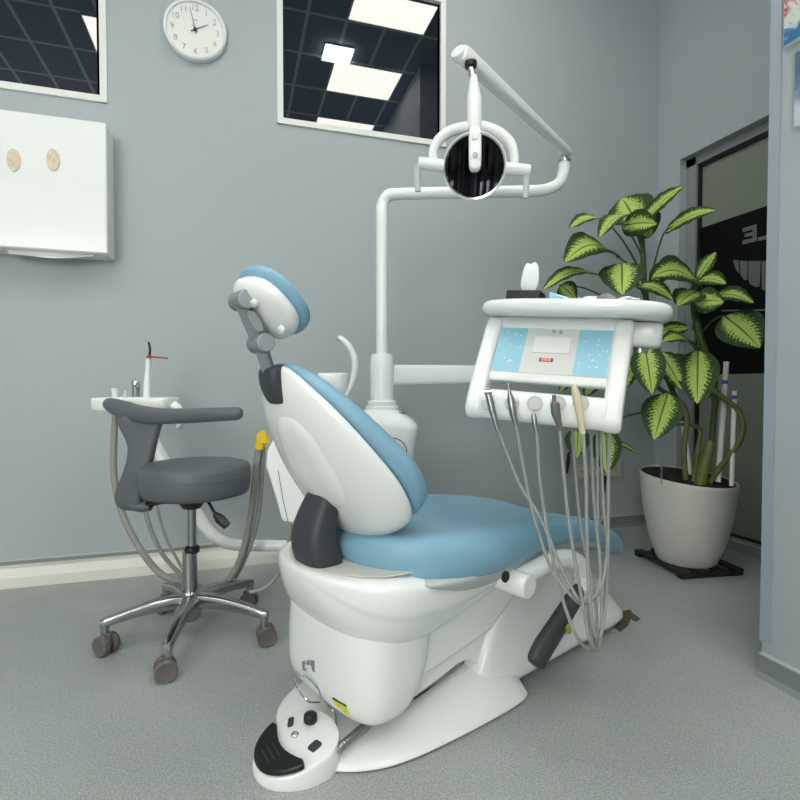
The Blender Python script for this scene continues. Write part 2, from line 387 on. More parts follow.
# ---------------------------------------------------------------- wall things
def wall_things():
    # clock
    c = at(195, 28, Y=YB-.04); c.y = YB; R = .136
    o = empty('wall_clock', (c.x, YB, c.z), 'round white wall clock with grey numerals high on the back wall', 'clock')
    n = -Y_
    G().lathe([(R-.004, 0), (R, .004), (R, .034), (R-.006, .040), (R-.013, .036), (R-.014, .024), (.0, .024)], c, n, 64).build('case', M['gloss'], o)
    G().lathe([(R-.0135, .0245), (R-.0136, .026), (0, .026)], c, n, 64).build('dial', M['white'], o)
    for k in range(1, 13):
        a = PI/2-k*PI/6
        text_geo(str(k), .036, c+n*.0275+X_*math.cos(a)*.097+Z_*math.sin(a)*.097, X_, Z_).build('numeral', M['numeral'], o, smooth=False)
    G().box(c+n*.0268+Z_*.045, (.022, .001, .003)).build('small_print', M['lgrey'], o, smooth=False)
    g = G()
    for k in range(60):
        a = k*PI/30; d = X_*math.cos(a)+Z_*math.sin(a)
        g.box(c+n*.0265+d*.1185, (.004, .001, .0008), (d, n, d.cross(n)))
    g.build('minute_mark', M['numeral'], o, smooth=False)
    def hand(nm, ang, L, w, z):
        d = X_*math.sin(ang)+Z_*math.cos(ang); s = d.cross(n)
        G().prism([c+n*z-d*.02-s*w, c+n*z+d*L-s*w*.35, c+n*z+d*L+s*w*.35, c+n*z-d*.02+s*w], n*.001).build(nm, M['black'], o, smooth=False)
    hand('hour_hand', math.radians(61), .065, .0026, .031); hand('minute_hand', math.radians(-13), .095, .0020, .033)
    hand('second_hand', math.radians(140), .018, .001, .035)
    G().lathe([(.0065, .028), (.0065, .037), (.001, .038)], c, n, 16).build('hub', M['black'], o)

    # dispenser cabinet
    x1 = -.508; x0 = -1.05; z0, z1 = 1.408, 1.955; d = .145
    o = empty('paper_dispenser', ((x0+x1)/2, YB, z0), 'white wall-mounted dispenser cabinet with two oval holes, below the left window', 'dispenser')
    g = G(); prof = []
    y = YB-d
    g.box(((x0+x1)/2, YB-d/2+.003, (z0+z1)/2), (x1-x0, d+.002, z1-z0)); g.build('body', M['gloss'], o, bevel=.006)
    for px in (13.5, 53):
        q = at(px, 160, Y=y-.001)
        G().loft([superell(V((q.x, y+.003, q.z)), X_, Z_, .0235, .0445, 2, 28), superell(V((q.x, y-.003, q.z)), X_, Z_, .0235, .0445, 2, 28)]).build('oval_label', M['cork'], o, smooth=False)
    # paper hanging out below
    g = G(); pts = []
    xs = [i/14 for i in range(15)]
    top = [V((-.86+.36*0+.33*t*1.0-.03, y+.045, z0+.012)) for t in xs]
    low = [V((-.875+.30*t, y+.035+.012*math.sin(9*t), z0-.026+.008*math.sin(7*t+1)+.012*t)) for t in xs]
    g.add(top+low+[p+Y_*.003 for p in top]+[p+Y_*.003 for p in low], [(i, i+1, 16+i, 15+i) for i in range(14)]+[(30+i, 45+i, 46+i, 31+i) for i in range(14)]+[(15+i, 16+i, 46+i, 45+i) for i in range(14)])
    g.build('paper_sheet', M['paper'], o)

    # double socket with plug and lead
    p0 = at(574, 464, Y=YB); p1 = at(620, 476, Y=YB)
    cx, cz = (p0.x+p1.x)/2, .347; w = p1.x-p0.x+.0
    o = empty('wall_socket', (cx, YB, cz-.04), 'cream multi-gang wall socket low on the back wall behind the plant', 'socket')
    G().box((cx, YB-.006, cz), (w, .012, .085)).build('plate', M['socket'], o, bevel=.003)
    for k in range(4):
        q = V((cx-w/2+w*(k+.5)/4, YB-.0125, cz))
        G().lathe([(.027, 0), (.027, .003), (.023, .003), (.022, .001), (.0, .001)], q, -Y_, 24).build('outlet', M['beige'], o)
        G().box(q-Y_*.0015+X_*.008, (.005, .002, .005)).box(q-Y_*.0015-X_*.008, (.005, .002, .005)).build('pin_hole', M['black'], o, smooth=False)
    q = at(604, 482, D=2.5)
    o = empty('power_plug', (q.x, q.y, q.z), 'black plug with white lead hanging below the wall socket', 'plug')
    G().tube([at(604, 476, Y=YB-.03), at(604, 481, Y=YB-.04), at(604, 492, Y=YB-.04)], [.012, .013, .007], 10).build('plug', M['black'], o)
    G().tube([at(604, 491, Y=YB-.04), at(605, 505, Y=YB-.04), at(602, 518, Y=YB-.05), at(598, 526, Y=YB-.07), at(585, 540, Y=YB-.3)], .0035, 8, smooth=6).build('lead', M['white'], o)
    o = empty('power_plug', tuple(at(568, 470, Y=YB-.02)), 'black plug in the left end of the wall socket', 'plug')
    G().tube([at(569, 452, Y=YB-.02), at(568, 462, Y=YB-.03), at(567, 473, Y=YB-.02)], [.007, .011, .006], 10).build('plug', M['black'], o)

    # pictures on the partition
    def pic(y0, y1, z0, z1, m, label):
        o = empty('framed_print', (XP, (y0+y1)/2, z0), label, 'picture')
        G().box((XP-.009, (y0+y1)/2, (z0+z1)/2), (.018, y1-y0, z1-z0)).build('backing', M['white'], o, bevel=.002)
        G().box((XP-.0185, (y0+y1)/2, (z0+z1)/2), (.002, y1-y0-.004, z1-z0-.004)).build('print', m, o, smooth=False)
    pic(.72, 1.113, 1.79, 2.25, M['pic1'], 'red, white and blue picture at the top right on the partition wall')
    pic(.72, 1.081, 1.555, 1.757, M['pic2'], 'pale blue framed picture below the red and blue one on the partition')
wall_things()

# ---------------------------------------------------------------- the dental chair (own frame: u to the feet, v to the far side, w up)
AX = math.radians(23); O0 = V((.2, 1.28, 0))
U = V((math.cos(AX), math.sin(AX), 0)); W_ = V((-math.sin(AX), math.cos(AX), 0))
def L(u, v, w): return O0+U*u+W_*v+Z_*w
def interp(tab, x):
    if x <= tab[0][0]: return tab[0][1:]
    for a, b in zip(tab, tab[1:]):
        if x <= b[0]:
            t = (x-a[0])/(b[0]-a[0]); t = t*t*(3-2*t) if False else t
            return tuple(p+(q-p)*t for p, q in zip(a[1:], b[1:]))
    return tab[-1][1:]
def frange(a, b, n): return [a+(b-a)*i/(n-1) for i in range(n)]
def chair():
    o = empty('dental_chair', L(.4, 0, 0), 'reclined dental chair with blue upholstery and glossy white body, centre of the room', 'dental chair')
    # base plate
    tab = [(-.09, .05, .010, .012), (-.07, .12, .022, .02), (-.03, .170, .030, .02), (.05, .215, .034, .02), (.15, .232, .05, .02), (.28, .245, .078, .022), (.38, .25, .098, .025), (.45, .252, .10, .03), (.50, .245, .085, .03), (.53, .225, .06, .03)]
    rings = []
    for u, hw, h, e in tab:
        e2 = min(.035, h*.9)
        half = [(hw, 0), (hw, e2*.25), (hw-.008, e2*.55), (hw-.06*min(1, hw/.2), h*.85+0), (hw*.45, h), (0, h*1.0)]
        ring = half+[(-a, b) for a, b in reversed(half[:-1])]
        rings.append([L(u, a, b) for a, b in ring])
    G().loft(rings).build('base_cover', M['gloss'], o, sub=2)
    # tall housing at the foot end: fin shaped
    tab = [(.36, .150, .06, .150, .06), (.38, .190, .10, .175, .08), (.42, .200, .20, .178, .10), (.49, .205, .31, .165, .11), (.56, .207, .365, .150, .12), (.66, .207, .375, .145, .12), (.78, .207, .325, .140, .12), (.90, .207, .262, .135, .11), (1.0, .207, .232, .130, .10), (1.08, .203, .198, .120, .09), (1.14, .190, .150, .10, .07), (1.18, .16, .085, .08, .045), (1.195, .12, .03, .06, .015)]
    rings = []
    for u, hb, h, ht, k in tab:
        half = [(hb, 0), (hb, k*.45), (hb-.005, k*.8), (ht+(hb-ht)*.35, k+(h-k)*.35), (ht, h*.86), (ht-.03, h*.98), (ht*.3, h)]
        ring = half+[(-a, b) for a, b in reversed(half)]
        rings.append([L(u, a, b) for a, b in ring])
    G().loft(rings).build('foot_housing', M['gloss'], o, sub=2)
    # lift arms between housing and bucket
    for v in (-.160, .160):
        g = G()
        g.prism([L(.10, v-.018, .142), L(.414, v-.018, .187), L(.54, v-.018, .262), L(.52, v-.018, .31), L(.30, v-.018, .29), L(.10, v-.018, .27)], W_*.04)
        g.build('lift_arm', M['gloss'], o, bevel=.008)
        G().prism([L(.10, v-.002, .090), L(.25, v-.002, .113), L(.31, v-.002, .127), L(.345, v-.002, .126), L(.40, v-.002, .090), L(.46, v-.002, .20), L(.10, v-.002, .16)], W_*.03).build('lower_link', M['gloss'], o, bevel=.006)
    G().box(L(.34, 0, .12), (.3, .24, .13), (U, W_, Z_)).build('mechanism_cover', M['black'], o, bevel=.01)
    # bucket under the seat shell
    tab = [(.345, -.022, .245, .195), (.28, -.026, .238, .20), (.22, -.027, .225, .205), (.17, -.024, .205, .206), (.13, -.024, .178, .204), (.098, -.016, .150, .196), (.076, .004, .122, .170)]
    rings = []
    for w, u0, u1, hv in tab:
        rings.append(superell(L((u0+u1)/2, 0, w), U, W_, (u1-u0)/2, hv, 3.2, 32))
    G().loft(rings).build('lift_column', M['gloss'], o, sub=1)
    G().prism([L(-.02, -.2145, .17), L(.03, -.219, .155), L(.03, -.221, .185), L(-.02, -.2165, .20)], W_*-.002)
    # seat shell (boat)
    tab = [(-.075, .422, .41, .02), (-.067, .424, .37, .085), (-.045, .425, .320, .145), (-.01, .425, .265, .200), (.035, .425, .232, .235), (.09, .422, .218, .250), (.18, .408, .222, .250), (.30, .395, .248, .242), (.42, .385, .275, .228), (.55, .380, .298, .212), (.68, .39, .315, .20), (.8, .385, .320, .18), (.88, .375, .33, .16), (.94, .36, .33, .12), (.97, .35, .335, .08)]
    rings = []
    for u, t, b, hw in tab:
        d = t-b; half = [(hw*.55, t+.002), (hw*.93, t), (hw, t-.014), (hw*1.0, t-min(.05, d*.30)), (hw*.985, t-d*.40), (hw*.945, t-d*.44), (hw*.90, t-d*.62), (hw*.80, t-d*.80), (hw*.62, t-d*.93), (hw*.25, b)]
        ring = half+[(-a, b_) for a, b_ in reversed(half)]
        rings.append([L(u, a, z) for a, z in ring])
    sh = G().loft(rings).build('seat_shell', M['gloss'], o, sub=2)
    ro = []
    for u, hw in ((-.062, .02), (-.052, .065), (-.03, .115), (.005, .165), (.045, .196), (.09, .210), (.14, .212)):
        ro.append((u, hw))
    G().prism([L(u, -h, .4265) for u, h in ro]+[L(u, h, .4265) for u, h in reversed(ro)], Z_*.003).build('seat_ledge', M['oldwhite'], o, bevel=.001)
    # seat cushion
    tab = [(.03, .458, .448, .02), (.038, .480, .428, .09), (.06, .496, .412, .155), (.095, .504, .396, .205), (.14, .509, .378, .248), (.20, .507, .368, .275), (.28, .504, .368, .288), (.38, .498, .372, .287), (.48, .491, .378, .276), (.6, .480, .380, .255), (.74, .458, .366, .237), (.88, .428, .342, .225), (.98, .392, .310, .215), (1.07, .352, .276, .205), (1.15, .308, .240, .182), (1.205, .275, .215, .150), (1.24, .250, .205, .11), (1.255, .232, .208, .05)]
    rings = []
    for u, t, b, hw in tab:
        d = t-b
        half = [(hw*.25, t-.012*min(1, hw/.2)), (hw*.62, t-.006*min(1, hw/.2)), (hw*.86, t), (hw*.97, t-d*.20), (hw, t-d*.5), (hw*.97, t-d*.8), (hw*.86, b+.002), (hw*.3, b)]
        rings.append([L(u, a, z) for a, z in half+[(-a, z) for a, z in reversed(half)]])
    G().loft(rings).build('seat_cushion', M['vinyl'], o, sub=2)
    # leg-rest under panel
    tab = [(.10, .412, .400, .240), (.125, .414, .385, .266), (.17, .414, .362, .276), (.24, .412, .343, .279), (.33, .408, .334, .276), (.44, .404, .338, .264), (.58, .40, .345, .240), (.74, .388, .330, .215), (.9, .365, .31, .200), (1.0, .33, .29, .185), (1.06, .292, .262, .16), (1.12, .262, .24, .12)]
    rings = []
    for u, t, b, hw in tab:
        half = [(hw*.5, t), (hw*.98, t), (hw, t-.012), (hw*.9, b+.008), (hw*.6, b)]
        rings.append([L(u, a, z) for a, z in half+[(-a, z) for a, z in reversed(half)]])
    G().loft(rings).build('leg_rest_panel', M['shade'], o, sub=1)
    # backrest
    sp = [(0.0, .130, .430), (.12, .078, .465), (.28, .022, .53), (.48, -.045, .635), (.68, -.098, .74), (.86, -.140, .825), (1.0, -.158, .888)]
    hwt = [(0, .03), (.03, .085), (.08, .140), (.16, .192), (.26, .228), (.36, .240), (.48, .228), (.60, .202), (.72, .168), (.82, .134), (.90, .102), (.96, .070), (.99, .042), (1.0, .02)]
    def backframe(t):
        p = V((interp(sp, t)[0], 0, interp(sp, t)[1])); a = interp(sp, max(t-.08, 0)); b = interp(sp, min(t+.08, 1))
        T = V((b[0]-a[0], 0, b[1]-a[1])).normalized(); N = V((T.z, 0, -T.x))
        return p, N
    ts = [0, .01, .03, .06, .1, .16, .24, .33, .43, .53, .63, .73, .81, .87, .92, .96, .985, 1.0]
    def ns(t): return interp([(0, 1.), (.42, 1.), (.7, .74), (1, .44)], t)[0]
    def pt(t, v, n):
        n = n*ns(t)
        p, N = backframe(t); q = p+N*n; return L(q.x, v, q.z)
    rings = []
    for t in ts:
        hw = interp(hwt, t)[0]; k = min(1, hw/.17); d = .078
        half = [(0, d*(1-k)), (.35, d*(1-k)+.006*k), (.65, d*(1-k)+.022*k), (.86, d*(1-k)+.045*k), (.97, d*(1-k)+.066*k), (1.0, .084), (.93, .098), (.4, .100)]
        ring = [(hw*a, n) for a, n in half]+[(-hw*a, n) for a, n in reversed(half[1:])]
        rings.append([pt(t, v, n) for v, n in ring])
    shell = G().loft(rings).build('backrest_shell', M['gloss'], o, sub=2)
    # raised centre panel on the back of the shell
    prof = [(0, .0), (.35, .006), (.65, .022), (.86, .045), (.97, .066), (1.0, .084)]
    def surf(t, v):
        hw = interp(hwt, t)[0]; return interp(prof, min(1, abs(v)/hw))[0]*min(1, hw/.17)+.078*(1-min(1, hw/.17))
    rings = []
    for k in range(8):
        s = 1-k/7.0; ring = []
        for i in range(36):
            a = 2*PI*i/36; tt = .545+.225*s*math.copysign(abs(math.sin(a))**.8, math.sin(a)); vv = (-.022+(.118-.10*(tt-.32))*s*math.copysign(abs(math.cos(a))**.8, math.cos(a)))
            ring.append(pt(tt, vv, surf(tt, vv)-(-.004 if k == 0 else .0045*min(1, k/1.5)+.002)))
        rings.append(ring)
    G().loft(rings, cap=False).build('backrest_panel', M['gloss'], o, sub=1)
    rings = []
    for t in ts:
        hw = interp(hwt, t)[0]+.006; k = min(1, hw/.10)
        half = [(0, .172), (.4, .170), (.75, .168), (.92, .160), (1.0, .134), (.995, .106), (.90, .093), (.4, .092)]
        ring = [(hw*a, .12+(n-.12)*k) for a, n in half]+[(-hw*a, .12+(n-.12)*k) for a, n in reversed(half[1:])]
        rings.append([pt(t, v, n) for v, n in ring])
    G().loft(rings).build('backrest_cushion', M['vinyl'], o, sub=2)
    # dark cap at the top of the shell
    rings = []
    for t, hv, n0, dn in ((.815, .030, .010, .012), (.825, .036, .002, .018), (.90, .039, -.004, .024), (.97, .040, .0, .026), (.995, .037, .006, .022), (1.0, .028, .012, .014)):
        p, N = backframe(min(t, 1)); T = V((-N.z, 0, N.x)); q = p+T*max(0, (t-1))*.45
        rings.append([L((q+N*(n0+dn+dn*math.copysign(abs(math.sin(a))**.6, math.sin(a)))).x, hv*math.copysign(abs(math.cos(a))**.6, math.cos(a)), (q+N*(n0+dn+dn*math.copysign(abs(math.sin(a))**.6, math.sin(a)))).z) for a in [2*PI*i/20 for i in range(20)]])
    G().loft(rings).build('top_cap', M['dgrey'], o, sub=1)
    # dark strut
    pts = [((.000, .625), .046, .028), ((-.025, .575), .052, .034), ((-.048, .520), .060, .040), ((-.050, .475), .064, .044), ((-.040, .440), .066, .046), ((-.025, .400), .066, .046)]
    rings = []
    for (u, w), hv, hu in pts: rings.append(superell(L(u+.025, .0, w), U, W_, hu, hv, 3.0, 20))
    G().loft(rings).build('backrest_bracket', M['dgrey'], o, sub=1)
    # headrest
    hc = V((-.168, 0, 1.005)); tilt = math.radians(43)
    T = V((-math.sin(tilt), 0, math.cos(tilt))); N = V((math.cos(tilt), 0, math.sin(tilt)))
    def hp(s, v, n): q = hc+T*s+N*n; return L(q.x, v, q.z)
    def pad(prof, sh):
        rings = []
        for k in range(17):
            x = -math.cos(PI*k/16); s = sh[0]*x
            wv = max(.02, (1-abs(x)**2.2)**.5); hw = sh[1]*wv*(1.0-.10*x); kk = min(1, wv*1.3)
            mid = (prof[0]+prof[1])/2; hh = (prof[1]-prof[0])/2*kk
            rings.append([hp(s, hw*math.copysign(abs(math.cos(a))**.75, math.cos(a)), mid+(hh+prof[2]*math.cos(a)**2*0)*math.copysign(abs(math.sin(a))**.8, math.sin(a))+prof[2]*(math.cos(a)**2)*kk) for a in [2*PI*i/20 for i in range(20)]])
        return G().loft(rings)
    pad((.0, .044, .014), (.082, .094)).build('headrest_shell', M['gloss'], o, sub=1)
    pad((.030, .068, .014), (.092, .103)).build('headrest_cushion', M['vinyl'], o, sub=1)
    # links
    p1 = V((-.200, 0, 1.035)); p2 = V((-.158, 0, .945)); p3 = V((-.130, 0, .86))
    LL = lambda p, v: L(p.x, v, p.z)
    br = G()
    for p, r in ((p1, .021), (p2, .022)): br.lathe([(r-.002, -.026), (r, -.024), (r, .026), (r-.002, .028)], LL(p, .0), W_, 28)
    br.tube([LL(p1, 0), LL(p2, 0)], (.020), 4, flat=W_); br.tube([LL(p2, 0), LL(p3, 0)], [.018, .016], 4, flat=W_)
    bro = br.build('headrest_bracket', M['mgrey'], o, bevel=.003)
    for p in (p1, p2): G().lathe([(.020, 0), (.020, .005), (.018, .007), (.0, .007)], LL(p, -.026), -W_, 28).build('pivot_cap', M['lgrey'], bro)
    mid = (p1+p2)/2; G().loft([superell(LL(mid, -.018-d), (T if False else V((U.x*.4, U.y*.4, -.916))), U.cross(W_)*0+U, .024, .012, 2.5, 16) for d in (0, .006)]).build('release_button', M['lgrey'], bro)
    for s, v in ((.030, -.040), (-.045, -.062)): G().lathe([(.009, 0), (.009, .010), (.007, .012), (0, .012)], hp(s, v, .004), -(U*N.x+Z_*N.z), 16).build('screw_cap', M['white'], o)
    # armrest folded down on the near side
    q = L(.415, -.255, .345)
    ar = G(); ar.lathe([(.030, -.02), (.031, 0), (.031, .075), (.028, .081), (0, .081)], L(.415, -.225, .346), -W_, 32)
    aro = ar.build('armrest', M['gloss'], o)
    G().lathe([(.025, 0), (.025, .002), (0, .002)], L(.415, -.306, .346), -W_, 32).build('pivot_disc', M['white'], aro)
    G().tube([L(.43, -.262, .352), L(.50, -.265, .362), L(.58, -.265, .368), L(.66, -.265, .356), L(.715, -.265, .325), L(.735, -.265, .288), L(.715, -.265, .258), L(.68, -.265, .25)], [.025, .026, .026, .026, .026, .026, .025, .020], 16, smooth=6).build('armrest_tube', M['gloss'], aro)
    G().tube([L(.705, -.27, .258), L(.675, -.272, .240), L(.60, -.275, .195), L(.52, -.275, .145), L(.49, -.275, .120), L(.482, -.275, .112)], [(.016, .022), (.022, .030), (.023, .033), (.024, .036), (.022, .034), (.014, .022)], 14, smooth=4, flat=W_).build('armrest_pad', M['dgrey'], aro)
    G().lathe([(.014, 0), (.014, .004), (0, .004)], L(.350, -.280, .381), -W_, 20).build('pivot_hole', M['black'], o)
    # stickers on the lift column and housing
    p = [at(332, 698, D=1.14), at(347, 707, D=1.13), at(349, 716, D=1.13), at(336, 709, D=1.14)]
    return o
CH = chair()

# ---------------------------------------------------------------- dental unit: housing, post, cuspidor
PX = V((.541, 1.97, 0))
def unit():
    o = empty('dental_unit', PX, 'white dental unit column with round post sleeve and spittoon behind the chair', 'dental unit')
    a, b = RT, Z_.cross(RT)
    rings = []
    for z, hx, hy, cx in ((0, .13, .12, 0), (.25, .125, .12, 0), (.45, .11, .11, -.0), (.58, .118, .115, .005), (.68, .135, .125, .005), (.705, .135, .125, .005), (.735, .115, .115, -.01), (.757, .07, .08, -.005), (.765, .05, .05, 0)):
        rings.append(superell(PX+a*cx+Z_*z, a, b, hx, hy, 4, 32))
    G().loft(rings).build('housing', M['gloss'], o, sub=1)
    G().lathe([(.064, .752), (.064, .772), (.060, .775), (.056, .776), (.056, .792), (.047, .796), (.046, .80), (.046, .93), (.043, .965), (.039, .973), (.022, .974)], PX, Z_, 40).build('post_sleeve', M['gloss'], o, angle=50)
    # round lid on the housing face
    q = at(398, 447, D=1.905)
    G().tube([q+a*.0+(RT*math.cos(t)+Z_*math.sin(t))*.052-RT*.02-Z_*.02 for t in frange(-.6, 2.2, 14)], .0018, 6).build('lid_seam', M['scrap'], o)
    # little tap on the top
    q = at(403, 415, D=1.98)
    G().tube([q-Z_*.02, q+Z_*.005, q+Z_*.022], .004, 8).box(q+Z_*.008, (.03, .006, .006)).build('valve', M['steel'], o)
    # cuspidor
    c = at(337, 386, D=2.0)
    rings = []
    for z, r in ((-.18, .05), (-.10, .065), (-.04, .085), (.0, .094), (.035, .096), (.047, .092), (.050, .085), (.035, .078), (.01, .03)):
        rings.append(superell(c+Z_*z+W_*.02, RT, b, r*.62 if z < -.05 else r*.62, r, 3.5, 28))
    G().loft(rings).build('spittoon_bowl', M['gloss'], o, sub=1)
    G().tube([c-Z_*.15, c-Z_*.30+RT*.06, V((PX.x-.02, PX.y, .50))], [.05, .05, .05], 16).build('spittoon_arm', M['gloss'], o)
    G().tube([at(346, 396, D=1.96), at(351, 386, D=1.96), at(355, 370, D=1.96), at(354, 357, D=1.96), at(349, 346, D=1.96), at(342, 339, D=1.96), at(338.5, 338, D=1.96)], [.006, (.010, .009), (.014, .012), (.013, .012), (.012, .011), (.010, .009), .010], 12, smooth=5).build('cup_filler_spout', M['gloss'], o)
    G().lathe([(.009, 0), (.010, .012), (.007, .014)], at(338.5, 337, D=1.96), V((-.3, 0, -1)), 12).build('spout_tip', M['lgrey'], o)
    # holder arm housing seen left of the backrest
    D0 = 1.72
    out = [(275, 436), (267, 450), (265.5, 466), (270, 480), (276, 500), (281.5, 521), (296, 524), (305, 522), (306, 480), (290, 440)]
    g = G().prism([at(x, y, D=D0) for x, y in out], FW*.09); g.build('holder_housing', M['gloss'], o, bevel=.008, seg=3)
    G().tube([at(278, 470, D=D0-.003), at(283, 500, D=D0-.003), at(288, 522, D=D0-.003)], .001, 6).build('holder_seam', M['mgrey'], o)
    G().tube([at(298, 485, D=D0+.05), at(330, 470, D=1.88), V((PX.x-.08, PX.y, .60))], .024, 14, smooth=4).build('holder_arm', M['gloss'], o)
    return o
unit()

# ---------------------------------------------------------------- operating light
def light():
    o = empty('operating_light', PX+Z_*.99, 'white dental operating light with round mirror reflector on its bent pole', 'dental light')
    z = 2.04
    k1 = at(568, 160, D=2.08)
    P = [PX+Z_*.95, PX+Z_*1.2, PX+Z_*1.50, at(382, 206, D=z), at(387, 197, D=z), at(398, 194, D=z), at(470, 192.5, D=z+.02), at(530, 191, D=z+.03), at(548, 189, D=z+.04), at(560, 182, D=z+.04), at(564, 170, D=z+.04), at(564.5, 161, D=z+.04)]
    G().tube(P, [.0225]*12, 18, smooth=5).build('pole', M['gloss'], o)
    j = at(564.5, 160, D=2.08)
    G().lathe([(.025, -.012), (.025, 0), (.013, .002), (.013, .028)], j, Z_, 20).build('pivot_pin', M['chrome'], o)
    A1, A0 = at(569, 153, D=2.08), at(464, 55, D=1.54)
    ax = (A1-A0).normalized(); up = (Z_-ax*ax.dot(Z_)).normalized(); sd = ax.cross(up)
    rings = []
    Ln = (A1-A0).length
    for t, r in ((-.02, .012), (-.016, .020), (0, .024), (.15, .0235), (.97, .0165), (1.0, .013)):
        rings.append(superell(A0+ax*Ln*t, up, sd, r, r*.85, 3.5, 24))
    G().loft(rings).build('balance_arm', M['gloss'], o)
    G().lathe([(.021, 0), (.024, .012), (.022, .024), (.0, .026)], at(461.5, 58, D=1.55), V((-.35, -.25, .2)), 20).build('arm_end_knob', M['gloss'], o)
    D1 = 1.54
    G().tube([at(470, 62, D=D1), at(473, 80, D=D1)], .0095, 16).build('chrome_pin', M['chrome'], o)
    G().lathe([(.017, 0), (.018, .006), (.018, .014)], at(470.8, 67, D=D1), V((-.03, 0, 1)), 20).build('pin_socket', M['black'], o)
    nk = [at(473.5, 76, D=D1), at(473.8, 84, D=D1), at(474, 98, D=D1), at(474.2, 100, D=D1), at(474.4, 122, D=D1), at(474.6, 130, D=D1)]
    G().tube(nk, [.011, .0135, .0215, .0225, .0215, .020], 20).build('neck', M['gloss'], o)
    # yoke
    DY = 1.55
    yk = [at(434, 164, D=DY), at(433, 152, D=DY), at(438, 141, D=DY), at(449, 132, D=DY), at(463, 128, D=DY), at(474, 127, D=DY), at(487, 128.5, D=DY), at(500, 134, D=DY), at(510, 143, D=DY), at(514, 154, D=DY), at(514.5, 166, D=DY)]
    G().tube(yk, [.0125, .013, .015, .0165, .017, .018, .0175, .017, .0155, .0135, .0125], 14, smooth=5).build('yoke', M['gloss'], o)
    c = at(474.5, 166.5, D=1.545)
    n = (-(c-CAM).normalized()+V((-.0, 0, -.02))).normalized()
    R = .0905; sag = .016
    # back of the dish
    G().lathe([(R, .001), (R+.002, .004), (R, .007), (R-.004, .004), (R*.9, -.006), (R*.75, -.022), (R*.4, -.034), (0.0, -.036)], c, n, 48, cap=False).build('reflector_back', M['gloss'], o)
    # faceted mirror dish: vertical strips
    g = G(); side = RT; upv = n.cross(side).normalized(); side = upv.cross(n).normalized()
    ns = 18; nr = 24
    for i in range(ns):
        x0 = -1+2*i/ns; x1 = -1+2*(i+1)/ns; xm = (x0+x1)/2
        e0, e1 = math.sqrt(max(0, 1-x0*x0)), math.sqrt(max(0, 1-x1*x1))
        for kk in range(nr):
            q0, q1 = -1+2*kk/nr, -1+2*(kk+1)/nr
            v = []
            for xx, yy in ((x0, q0*e0), (x1, q0*e1), (x1, q1*e1), (x0, q1*e0)):
                dep = -sag*(1-(xm*xm+yy*yy))+(xx-xm)*(.08*math.sin(i*1.7)+.02)*.35
                v.append(c+side*xx*(R-.003)+upv*yy*(R-.003)+n*(dep+.001))
            g.add(v, [(0, 1, 2, 3)])
    refl = g.build('reflector_facet', M['reflector'], o, smooth=False)
    G().lathe([(R-.003, .003), (R-.006, -.012), (R*.7, -.018), (0, -.020)], c, n, 48, cap=False).build('reflector_dish', M['reflector'], o)
    G().lathe([(R-.006, .0045), (R-.001, .006), (R+.001, .004), (R-.001, .002), (R-.007, .0025), (R-.006, .0045)], c, n, 48, cap=False).build('reflector_rim', M['chrome'], o)
    # lamp arm in front of the dish
    F0 = 1.50
    G().loft([superell(at(475, y, D=d), RT, -FW, r, .014, 3, 20) for y, r, d in ((127, .016, 1.53), (132, .0185, 1.515), (150, .0185, F0), (163, .018, F0), (169, .0165, F0), (171.5, .010, F0))]).build('lamp_arm', M['gloss'], o, sub=1)
    for y in (134, 140): pass
    G().lathe([(.011, 0), (.011, .003), (.009, .004), (0, .004)], at(475.2, 136, D=1.492), -FW, 20).build('cover_screw', M['white'], o)
    G().lathe([(.008, 0), (.008, .003), (.006, .004), (0, .004)], at(475.2, 155, D=1.484), -FW, 16).build('cover_screw', M['shade'], o)
    # handles
    for s, (a0, a1), b in ((-1, ((444, 166), (418, 163)), [(418.5, 165), (417.5, 172), (417.5, 180), (418, 191.5)]), (1, ((504, 168.5), (530, 170.5)), [(526, 173), (526.5, 180), (526, 190), (525.5, 198)])):
        h = G().tube([at(*a0, D=1.545), at(*( (a0[0]*.6+a1[0]*.4), (a0[1]*.6+a1[1]*.4)), D=1.545), at(*a1, D=1.545)], [.0185, .0175, .0165], 18).build('handle', M['gloss'], o, bevel=.003)
        G().tube([at(*q, D=1.545) for q in b], [(.012, .008), (.010, .007), (.0085, .006), (.009, .0055)], 12, smooth=4, flat=RT).build('grip', M['shade'], h)
light()

